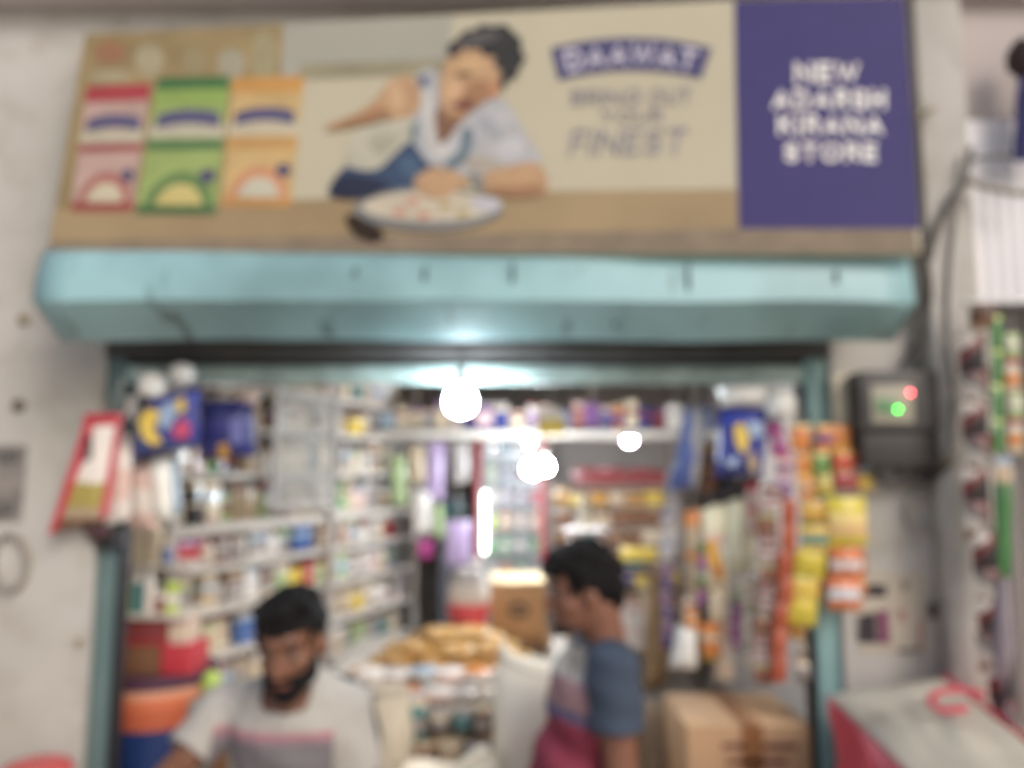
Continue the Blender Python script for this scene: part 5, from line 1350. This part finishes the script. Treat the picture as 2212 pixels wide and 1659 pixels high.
def gusset(P, Q, nm, off):
    bm = NB(); g = []
    for j in range(9):
        row = []
        for i in range(9):
            u, v = i / 8, j / 8
            top = P.lerp(Q, u)
            bot = Vector((top.x + off * v, top.y, ZB))
            p = top.lerp(bot, v) + Vector((0.03 * math.sin(5 * u + 6 * v) * math.sin(math.pi * v) + 0.02 * noise.noise(Vector((u * 5, v * 4, 2))) * math.sin(math.pi * v), 0.006 * math.sin(9 * v), 0))
            row.append(bm.verts.new(p))
        g.append(row)
    for j in range(8):
        for i in range(8):
            bm.faces.new((g[j][i], g[j][i + 1], g[j + 1][i + 1], g[j + 1][i]))
    oo = obj(nm, bm, RB, bag); oo.modifiers.new("thickness", 'SOLIDIFY').thickness = 0.003
gusset(Pa + Vector((-0.002, 0, -0.002)), Pd + Vector((-0.002, 0, -0.002)), "side_panel", -0.02)
gusset(Pb + Vector((0.004, 0, -0.002)), Pc + Vector((0.004, 0, -0.002)), "side_panel", 0.02)
gusset(Pd + Vector((0.004, -0.003, -0.004)), Pc + Vector((-0.004, -0.003, -0.004)), "base_panel", 0.0)
obj("piping", tube(NB(), [Pb + Vector((0.003, 0, 0.004)), Pb.lerp(Pc, 0.5) + Vector((0.004, 0, 0.006)), Pc], 0.006, 8), RB, bag)
hp = [at(2092, 1562, 1.92), at(2040, 1566, 1.91), at(2014, 1548, 1.93), at(2030, 1528, 1.96), at(2080, 1522, 1.97), at(2130, 1532, 1.96)]
obj("handle", tube(NB(), spline([p + nrm * 0.035 for p in hp], 5), 0.008, 8), RB, bag)
obj("table_top", box(NB(), (1.22, 1.93, 0.78), (0.7, 0.62, 0.036), 0.004), WOOD, tbx)
for sx in (-1, 1):
    for sy in (-1, 1):
        obj("leg", box(NB(), (1.22 + sx * 0.3, 1.93 + sy * 0.26, 0.38), (0.045, 0.045, 0.76), 0.003), WOOD, tbx)

# ------------------------------------------------------------------ people
def remesh(bm, vox, smooth=6, parent=None, name="body", mat=None, origin=None, fac=0.5):
    """overlapping limbs grown into one continuous skin"""
    me = bpy.data.meshes.new("tmp"); bmesh.ops.recalc_face_normals(bm, faces=bm.faces); bm.to_mesh(me); bm.free()
    o = bpy.data.objects.new("tmp", me); COL.objects.link(o)
    r = o.modifiers.new("r", 'REMESH'); r.mode = 'VOXEL'; r.voxel_size = vox
    k = o.modifiers.new("s", 'SMOOTH'); k.iterations = smooth; k.factor = fac
    dg = bpy.context.evaluated_depsgraph_get()
    m2 = bpy.data.meshes.new_from_object(o.evaluated_get(dg))
    bpy.data.objects.remove(o); bpy.data.meshes.remove(me)
    b2 = NB(); b2.from_mesh(m2); bpy.data.meshes.remove(m2)
    b2.faces.ensure_lookup_table()
    if name is None:
        return b2
    return obj(name, b2, mat, parent, origin)

def frame(yaw, pitch, roll=0.0):
    """head frame: local +Y is the way the face looks, +Z the crown"""
    return Matrix.Rotation(yaw, 4, 'Z') @ Matrix.Rotation(pitch, 4, 'X') @ Matrix.Rotation(roll, 4, 'Y')

def head_shapes(bm, c, fr, s=1.0):
    def e(p, r, rot=None):
        m = fr @ rot if rot is not None else fr
        ell(bm, Vector(c) + fr @ (Vector(p) * s), tuple(q * s for q in r), m, 18, 12)
    e((0, -0.012, 0.030), (0.074, 0.094, 0.083))          # cranium
    e((0, 0.030, -0.020), (0.060, 0.060, 0.078))          # face
    e((0, 0.040, -0.072), (0.042, 0.045, 0.036))          # jaw
    e((0, 0.066, -0.090), (0.022, 0.020, 0.018))          # chin
    e((0, 0.072, 0.028), (0.050, 0.020, 0.014))           # brow
    e((0, 0.098, -0.018), (0.011, 0.018, 0.026), Matrix.Rotation(R(-18), 4, 'X'))   # nose bridge
    e((0, 0.106, -0.032), (0.015, 0.014, 0.011))          # nose tip
    for sx in (-1, 1):
        e((sx * 0.012, 0.098, -0.035), (0.008, 0.009, 0.008))
        e((sx * 0.038, 0.060, -0.022), (0.022, 0.022, 0.020))   # cheek
        e((sx * 0.076, -0.004, -0.012), (0.010, 0.020, 0.030))  # ear
    e((0, 0.084, -0.058), (0.024, 0.012, 0.007))          # upper lip
    e((0, 0.083, -0.068), (0.021, 0.012, 0.007))          # lower lip
    return bm

def hand_shapes(bm, w, d, side, n):
    """palm and five fingers from wrist w along d; side = thumb direction, n = palm normal (curl side)"""
    d, side, n = d.normalized(), side.normalized(), n.normalized()
    for k in range(4):
        b = w + d * 0.055 + side * (0.027 - 0.018 * k)
        capsule(bm, w + side * (0.016 - 0.011 * k), b + d * 0.03, 0.015, 0.012, 8)
        L = (0.038, 0.043, 0.040, 0.031)[k]
        k1 = b + d * (0.033 + 0.0) ; k2 = k1 + d * L * 0.9 + n * L * 0.35; k3 = k2 + d * L * 0.45 + n * L * 0.6
        capsule(bm, k1, k2, 0.0095, 0.0085, 8); capsule(bm, k2, k3, 0.0085, 0.0072, 8)
    t0 = w + side * 0.024 + d * 0.018; t1 = t0 + side * 0.030 + d * 0.028 + n * 0.01; t2 = t1 + side * 0.008 + d * 0.032 + n * 0.012
    capsule(bm, t0, t1, 0.013, 0.011, 8); capsule(bm, t1, t2, 0.0105, 0.0085, 8)
    return bm

def skin_mat(name, col):
    return M(name, col, 0.5, 0.10, 14.0, bump=0.03)

def clip_below(bm, fn):
    """drop faces for which fn(centre) is true and close the hem"""
    bmesh.ops.delete(bm, geom=[f for f in bm.faces if fn(f.calc_center_median())], context='FACES')
    bmesh.ops.delete(bm, geom=[v for v in bm.verts if not v.link_faces], context='VERTS')
    return bm

# ---- bearded man, leaning forward, facing the camera and looking down
Yb = 1.98
def Pb_(px, py, dy=0.0):
    return at(px, py, Yb + dy)
hc = Pb_(630, 1386, -0.02)
base = Vector((hc.x + 0.02, Yb + 0.10, 0))
m1 = thing("person", "bearded man in grey T-shirt with pink stripe, looking down at left", "person", base)
SK1 = skin_mat("brown_skin", C(130, 90, 70))
fr1 = frame(R(180 - 4), R(-14), R(4))       # faces the camera, chin down
neck0 = Pb_(632, 1470, 0.05); chest_z = neck0.z
shL, shR = Pb_(484, 1532, 0.09), Pb_(750, 1532, 0.09)           # as seen in the photo
chest = Pb_(640, 1610, 0.07); belly = Vector((chest.x + 0.01, Yb + 0.10, chest.z - 0.22)); pelvis = Vector((chest.x + 0.02, Yb + 0.14, 0.76))
elL = Pb_(392, 1650, 0.0); wrL = Pb_(300, 1760, -0.16)
elR = Pb_(788, 1730, 0.05); wrR = Pb_(700, 1830, -0.14)
def torso_shapes(bm, g=0.0):
    ell(bm, chest + Vector((0, 0, 0.04)), (0.165 + g, 0.105 + g, 0.15 + g))
    ell(bm, belly, (0.155 + g, 0.105 + g, 0.20 + g))
    ell(bm, pelvis + Vector((0, 0, 0.03)), (0.16 + g, 0.11 + g, 0.16 + g))
    capsule(bm, shL.lerp(shR, 0.16), shL.lerp(shR, 0.84), 0.062 + g, 0.062 + g)
    capsule(bm, shL.lerp(shR, 0.26) + Vector((0, 0, 0.012)), neck0 + Vector((0, 0.02, -0.015)), 0.05 + g, 0.048 + g)
    capsule(bm, shL.lerp(shR, 0.74) + Vector((0, 0, 0.012)), neck0 + Vector((0, 0.02, -0.015)), 0.05 + g, 0.048 + g)
    return bm
bm = NB(); torso_shapes(bm)
head_shapes(bm, hc, fr1, 1.03)
capsule(bm, neck0 + Vector((0, 0.01, -0.05)), hc + Vector((0, 0.03, -0.02)), 0.056, 0.052)
for sh_, el_, wr_, sd in ((shL, elL, wrL, 1), (shR, elR, wrR, -1)):
    capsule(bm, sh_, el_, 0.050, 0.040); capsule(bm, el_, el_.lerp(wr_, 0.35), 0.040, 0.041); capsule(bm, el_.lerp(wr_, 0.35), wr_, 0.041, 0.027)
    hand_shapes(bm, wr_, (wr_ - el_), Vector((sd, -0.2, 0.2)), Vector((0, 0.3, -1)))
for sx in (-1, 1):
    hip = pelvis + Vector((sx * 0.09, 0, -0.02)); kn = Vector((hip.x + sx * 0.02, hip.y - 0.13, 0.42)); an = Vector((kn.x, kn.y + 0.16, 0.085))
    capsule(bm, hip, kn, 0.085, 0.058); capsule(bm, kn, kn.lerp(an, 0.4) + Vector((0, 0.012, 0)), 0.056, 0.056); capsule(bm, kn.lerp(an, 0.4) + Vector((0, 0.012, 0)), an, 0.056, 0.038)
    ell(bm, an + Vector((0, -0.06, -0.045)), (0.045, 0.125, 0.038))
remesh(bm, 0.0075, 3, m1, "body", SK1)
# T-shirt: torso and short sleeves, one garment
bm = NB(); torso_shapes(bm, 0.011)
slL = shL.lerp(elL, 0.82); slR = shR.lerp(elR, 0.72)
capsule(bm, shL, slL, 0.066, 0.062); capsule(bm, shR, slR, 0.066, 0.062)
b2 = remesh(bm, 0.008, 4, None, None)
for v in b2.verts:
    v.co += v.normal * 0.004 * noise.noise(v.co * 11) + v.normal * 0.004 * math.sin(v.co.z * 60 + v.co.x * 30) * 0.6
dl, dr = (elL - shL).normalized(), (elR - shR).normalized()
ncut = neck0 + Vector((0, -0.03, -0.035))
clip_below(b2, lambda c: c.z < pelvis.z + 0.0 or (c - slL).dot(dl) > 0.0 and (c - slL).length < 0.12 or (c - slR).dot(dr) > 0.0 and (c - slR).length < 0.12 or ((c - ncut).length < 0.068 and c.z > ncut.z - 0.02))
zs = at(640, 1590, Yb - 0.03).z; zs2 = at(640, 1612, Yb - 0.03).z
SH1 = bands("striped_grey_tee", [(0, C(120, 116, 120, 1.1)), (0.5, C(136, 114, 122, 1.15)), (0.65, C(166, 122, 128, 1.15)), (0.80, C(172, 168, 162, 1.12))], 0.85, 'Z', 0.004, 6, True, 0.2, (0, 1))
for f in b2.faces:                           # sleeves carry no stripe
    c = f.calc_center_median(); u_ = W / 2 + F * c.x / c.y
    if u_ < 486 + 0.10 * (c.z - zs) * F or u_ > 738:
        f.material_index = 1
tee = obj("t_shirt", b2, [SH1, M("plain_grey_tee", C(168, 164, 158, 1.12), 0.85, 0.06, 20, spec=0.2)], m1, origin=(base.x, base.y, zs - 0.05 - 0.70))
# stripe positions are fractions of a metre above the garment's origin
mr_ = [n_ for n_ in SH1.node_tree.nodes if n_.type == 'MAP_RANGE'][0]
mr_.inputs["From Min"].default_value = 0.70 - 0.02; mr_.inputs["From Max"].default_value = 0.70 + 0.08
tee.modifiers.new("thickness", 'SOLIDIFY').thickness = 0.003
# beard, hair, eyes
def local(c, fr, p, s=1.03):
    return Vector(c) + fr @ (Vector(p) * s)
BLKH = M("black_hair", C(20, 18, 19), 0.75, 0.25, 30.0, bump=0.5, spec=0.25)
bm = NB()
for p, r in (((0, 0.046, -0.078), (0.050, 0.048, 0.036)), ((0, 0.068, -0.092), (0.034, 0.028, 0.028)), ((-0.048, 0.024, -0.052), (0.018, 0.036, 0.040)), ((0.048, 0.024, -0.052), (0.018, 0.036, 0.040)), ((0, 0.090, -0.050), (0.032, 0.012, 0.007)), ((-0.034, 0.066, -0.066), (0.020, 0.024, 0.024)), ((0.034, 0.066, -0.066), (0.020, 0.024, 0.024))):
    ell(bm, local(hc, fr1, p), tuple(q * 1.03 for q in r), fr1)
remesh(bm, 0.005, 2, m1, "beard", BLKH)
def hair(name, c, fr, parent, s, extra, cut):
    bm = NB()
    ell(bm, local(c, fr, (0, -0.016, 0.036), s), (0.082 * s, 0.100 * s, 0.088 * s), fr, 22, 16)
    for p, r in extra:
        ell(bm, local(c, fr, p, s), tuple(q * s for q in r), fr, 14, 10)
    b2 = remesh(bm, 0.006, 2, None, None)
    inv = fr.inverted()
    for v in b2.verts:
        v.co += v.normal * (0.012 * noise.noise(v.co * 30) + 0.009 * noise.noise(v.co * 80))
    clip_below(b2, lambda q: cut(inv @ (q - Vector(c)) / s))
    o = obj(name, b2, BLKH, parent)
    o.modifiers.new("thickness", 'SOLIDIFY').thickness = 0.006
    return o
hair("hair", hc, fr1, m1, 1.03, [((0.01, 0.035, 0.098), (0.062, 0.055, 0.030)), ((-0.02, 0.0, 0.108), (0.055, 0.065, 0.026))],
     lambda q: (q.y > 0.045 and q.z < 0.050) or (q.y > 0.0 and q.z < 0.0 and abs(q.x) < 0.06) or q.z < -0.055 or (q.y > 0.015 and q.z < -0.03))
EYE = M("eye_white", C(104, 86, 78), 0.3, 0.05); IRIS = M("dark_iris", C(30, 22, 20), 0.2, 0.1)
def face_bits(c, fr, parent, s, lids=True):
    for sx in (-1, 1):
        bm = NB(); ell(bm, local(c, fr, (sx * 0.031, 0.074, 0.004), s), (0.013 * s, 0.012 * s, 0.008 * s), fr, 12, 8)
        e_ = obj("eye", bm, EYE, parent)
        bm = NB(); ell(bm, local(c, fr, (sx * 0.031, 0.084, 0.002), s), (0.0058 * s, 0.004 * s, 0.0058 * s), fr, 10, 8)
        obj("iris", bm, IRIS, e_)
        bm = NB(); tube(bm, [local(c, fr, (sx * x, y, z), s) for x, y, z in ((0.012, 0.088, 0.026), (0.030, 0.086, 0.033), (0.050, 0.070, 0.026))], [0.004, 0.005, 0.003], 6)
        obj("eyebrow", bm, BLKH, parent)
face_bits(hc, fr1, m1, 1.03)
bm = NB(); tube(bm, [local(hc, fr1, (x, y, -0.064), 1.03) for x, y in ((-0.022, 0.090), (0, 0.097), (0.022, 0.090))], [0.003, 0.006, 0.003], 6)
obj("lips", bm, M("lips", C(120, 72, 62), 0.5, 0.1), m1)
# trousers
TR = M("dark_trousers", C(58, 58, 66), 0.8, 0.15)
def trousers(pelvis, legs, parent, mat):
    bm = NB(); ell(bm, pelvis + Vector((0, 0, 0.02)), (0.172, 0.122, 0.13))
    for hip, kn, an in legs:
        capsule(bm, hip, kn, 0.096, 0.075); capsule(bm, kn, an, 0.074, 0.062)
    b2 = remesh(bm, 0.010, 4, None, None)
    clip_below(b2, lambda c: c.z < 0.09)
    o = obj("trousers", b2, mat, parent); o.modifiers.new("thickness", 'SOLIDIFY').thickness = 0.003
lg1 = []
for sx in (-1, 1):
    hip = pelvis + Vector((sx * 0.09, 0, -0.02)); kn = Vector((hip.x + sx * 0.02, hip.y - 0.13, 0.42)); lg1.append((hip, kn, Vector((kn.x, kn.y + 0.16, 0.06))))
trousers(pelvis, lg1, m1, TR)

# ---- young man in profile, facing left
Ym = 2.10
def Pm(px, py, dy=0.0):
    return at(px, py, Ym + dy)
s2 = 0.98
hc2 = Pm(1262, 1272)
fr2 = frame(R(90 + 6), R(-10), R(0))        # looks to the left of the picture, a little away
neckb = Pm(1318, 1400, 0.02)
pel2 = Vector((Pm(1262, 1850).x, Ym + 0.05, 0.86))
ch2 = Pm(1278, 1520, 0.04); be2 = Pm(1238, 1680, 0.05)
shN, shF = Pm(1322, 1446, -0.11), Pm(1285, 1440, 0.20)         # near and far shoulder
elN = Pm(1344, 1700, -0.12); wrN = Pm(1268, 1880, -0.20)
elF = Pm(1250, 1660, 0.22); wrF = Pm(1120, 1760, 0.14)
base2 = Vector((pel2.x, pel2.y, 0))
m2 = thing("person", "young man in profile with blue sleeved maroon T-shirt, facing left", "person", base2)
SK2 = skin_mat("warm_brown_skin", C(134, 92, 74))
def torso2(bm, g=0.0):
    ell(bm, ch2 + Vector((0, 0, 0.02)), (0.112 + g, 0.155 + g, 0.16 + g), Matrix.Rotation(R(10), 4, 'Y'))
    ell(bm, be2, (0.112 + g, 0.150 + g, 0.20 + g), Matrix.Rotation(R(10), 4, 'Y'))
    ell(bm, pel2 + Vector((0, 0, 0.04)), (0.115 + g, 0.16 + g, 0.16 + g))
    capsule(bm, shN.lerp(shF, 0.12), shN.lerp(shF, 0.88), 0.062 + g, 0.060 + g)
    capsule(bm, shN.lerp(shF, 0.22) + Vector((0, 0, 0.01)), neckb + Vector((0, 0, -0.02)), 0.052 + g, 0.05 + g)
    capsule(bm, shN.lerp(shF, 0.78) + Vector((0, 0, 0.01)), neckb + Vector((0, 0, -0.02)), 0.052 + g, 0.05 + g)
    return bm
bm = NB(); torso2(bm)
head_shapes(bm, hc2, fr2, s2)
capsule(bm, neckb + Vector((0, 0.01, -0.06)), local(hc2, fr2, (0, -0.030, -0.045), s2), 0.060, 0.054)
for sh_, el_, wr_ in ((shN, elN, wrN), (shF, elF, wrF)):
    capsule(bm, sh_, el_, 0.052, 0.042); capsule(bm, el_, el_.lerp(wr_, 0.35), 0.042, 0.042); capsule(bm, el_.lerp(wr_, 0.35), wr_, 0.042, 0.028)
    hand_shapes(bm, wr_, wr_ - el_, Vector((0, 0.2, 1)), Vector((-0.1, 1 if sh_ is shN else -1, -0.2)))
lg2 = []
for sy in (-1, 1):
    hip = pel2 + Vector((0, sy * 0.09, -0.02)); kn = Vector((hip.x - 0.01, hip.y + sy * 0.01, 0.48)); an = Vector((kn.x + 0.04, kn.y, 0.085))
    lg2.append((hip, kn, an + Vector((0, 0, -0.02))))
    capsule(bm, hip, kn, 0.085, 0.058); cf = kn.lerp(an, 0.4) + Vector((0.012, 0, 0)); capsule(bm, kn, cf, 0.056, 0.056); capsule(bm, cf, an, 0.056, 0.038)
    ell(bm, an + Vector((-0.06, 0, -0.045)), (0.125, 0.045, 0.038))
remesh(bm, 0.0075, 3, m2, "body", SK2)
# shirt body: white print over the chest, mauve, navy stripe, maroon below; collar and back blue
bm = NB(); torso2(bm, 0.011)
b2 = remesh(bm, 0.008, 4, None, None)
for v in b2.verts:
    v.co += v.normal * (0.004 * noise.noise(v.co * 12) + 0.0025 * math.sin(v.co.z * 55 + v.co.x * 40))
clip_below(b2, lambda c: c.z < pel2.z + 0.02 or (c - (neckb + Vector((-0.01, 0, 0.045)))).length < 0.072)
BLU = C(64, 76, 94, 1.0)
cols2 = [C(126, 48, 66, 1.25), C(88, 84, 112, 1.2), C(142, 112, 116, 1.2), C(172, 166, 160, 1.0), BLU]
mats2 = [M("tee_maroon", cols2[0], 0.85, 0.1, 20), M("tee_navy_stripe", cols2[1], 0.85, 0.1, 20), M("tee_mauve", cols2[2], 0.85, 0.2, 40), M("tee_white_print", cols2[3], 0.85, 0.35, 55), M("tee_blue", cols2[4], 0.85, 0.06, 20)]
for f in b2.faces:
    c = f.calc_center_median()
    # diagonal panels, read from the photo: lines falling to the right
    d = ray(0, 0)
    t_ = (c - CAM); k = F / t_.dot(FWD)
    u_, v_ = W / 2 + t_.x * k, H / 2 - t_.dot(UP) * k
    sl_ = v_ - 0.42 * (u_ - 1200)
    f.material_index = 0 if sl_ > 1548 else 1 if sl_ > 1522 else 2 if sl_ > 1455 else 3 if sl_ > 1375 and u_ < 1300 else 4
shirt = obj("t_shirt", b2, mats2, m2)
shirt.modifiers.new("thickness", 'SOLIDIFY').thickness = 0.003
for nm, a_, e_ in (("sleeve", shN, elN), ("sleeve", shF, elF)):
    bm = NB(); sl2 = a_.lerp(e_, 0.50)
    capsule(bm, a_ + Vector((0, 0, 0.004)), sl2, 0.072, 0.071)
    capsule(bm, a_, a_.lerp(neckb, 0.45), 0.068, 0.055)
    b2 = remesh(bm, 0.008, 4, None, None)
    for v in b2.verts:
        v.co += v.normal * (0.005 * noise.noise(v.co * 10) + 0.003 * math.sin(v.co.z * 70 + v.co.x * 20))
    dd = (e_ - a_).normalized()
    clip_below(b2, lambda c: (c - sl2).dot(dd) > 0.0)
    o = obj(nm, b2, mats2[4], m2); o.modifiers.new("thickness", 'SOLIDIFY').thickness = 0.003
hair("hair", hc2, fr2, m2, s2, [((0, 0.045, 0.085), (0.060, 0.055, 0.035)), ((0, 0.0, 0.104), (0.064, 0.075, 0.030)), ((0, -0.07, 0.0), (0.070, 0.045, 0.070)), ((0, 0.078, 0.066), (0.048, 0.026, 0.020))],
     lambda q: (q.y > 0.050 and q.z < 0.040) or (q.y > 0.012 and q.z < -0.005) or q.z < -0.075 or (q.y > 0.0 and q.y < 0.012 and q.z < -0.04) or (abs(q.x) > 0.05 and q.y > -0.03 and q.z < -0.03))
face_bits(hc2, fr2, m2, s2)
bm = NB(); tube(bm, [local(hc2, fr2, (x, y, -0.063), s2) for x, y in ((-0.022, 0.088), (0, 0.096), (0.022, 0.088))], [0.003, 0.006, 0.003], 6)
obj("lips", bm, M("lips", C(120, 72, 62), 0.5, 0.1), m2)
bm = NB()
for p, r in (((0, 0.050, -0.086), (0.040, 0.038, 0.026)), ((0, 0.070, -0.096), (0.022, 0.018, 0.016)), ((0, 0.090, -0.049), (0.024, 0.009, 0.005))):
    ell(bm, local(hc2, fr2, p, s2), tuple(q * s2 for q in r), fr2)
remesh(bm, 0.005, 2, m2, "short_beard", M("stubble", C(70, 50, 44), 0.7, 0.2, 60))
trousers(pel2, lg2, m2, M("blue_trousers", C(62, 70, 92), 0.8, 0.15))
# dark chair back behind the bearded man
ch = thing("chair", "dark grey chair back behind the bearded man's shoulder", "chair", (at(790, 1560, 2.24).x, 2.25, 0))
DGP = M("dark_grey_plastic", C(56, 56, 58), 0.5, 0.1)
cx0, cx1 = at(560, 1560, 2.24).x, at(806, 1560, 2.24).x
pts = [(cx1 - 0.005, 2.24, 0.46), at(806, 1640, 2.24), at(800, 1560, 2.24), at(780, 1500, 2.24), at(740, 1472, 2.245), at(640, 1462, 2.25), at(580, 1500, 2.245), at(562, 1640, 2.24), (cx0, 2.24, 0.46)]
obj("back_frame", tube(NB(), spline(pts, 5), 0.022, 8), DGP, ch)
obj("seat", box(NB(), ((cx0 + cx1) / 2, 2.27, 0.45), (cx1 - cx0 + 0.04, 0.16, 0.03), 0.008), DGP, ch)
for sx in (cx0, cx1):
    for y in (2.21, 2.33):
        obj("leg", tube(NB(), [(sx, y, 0.434), (sx, y, 0.0)], 0.014, 8), DGP, ch)
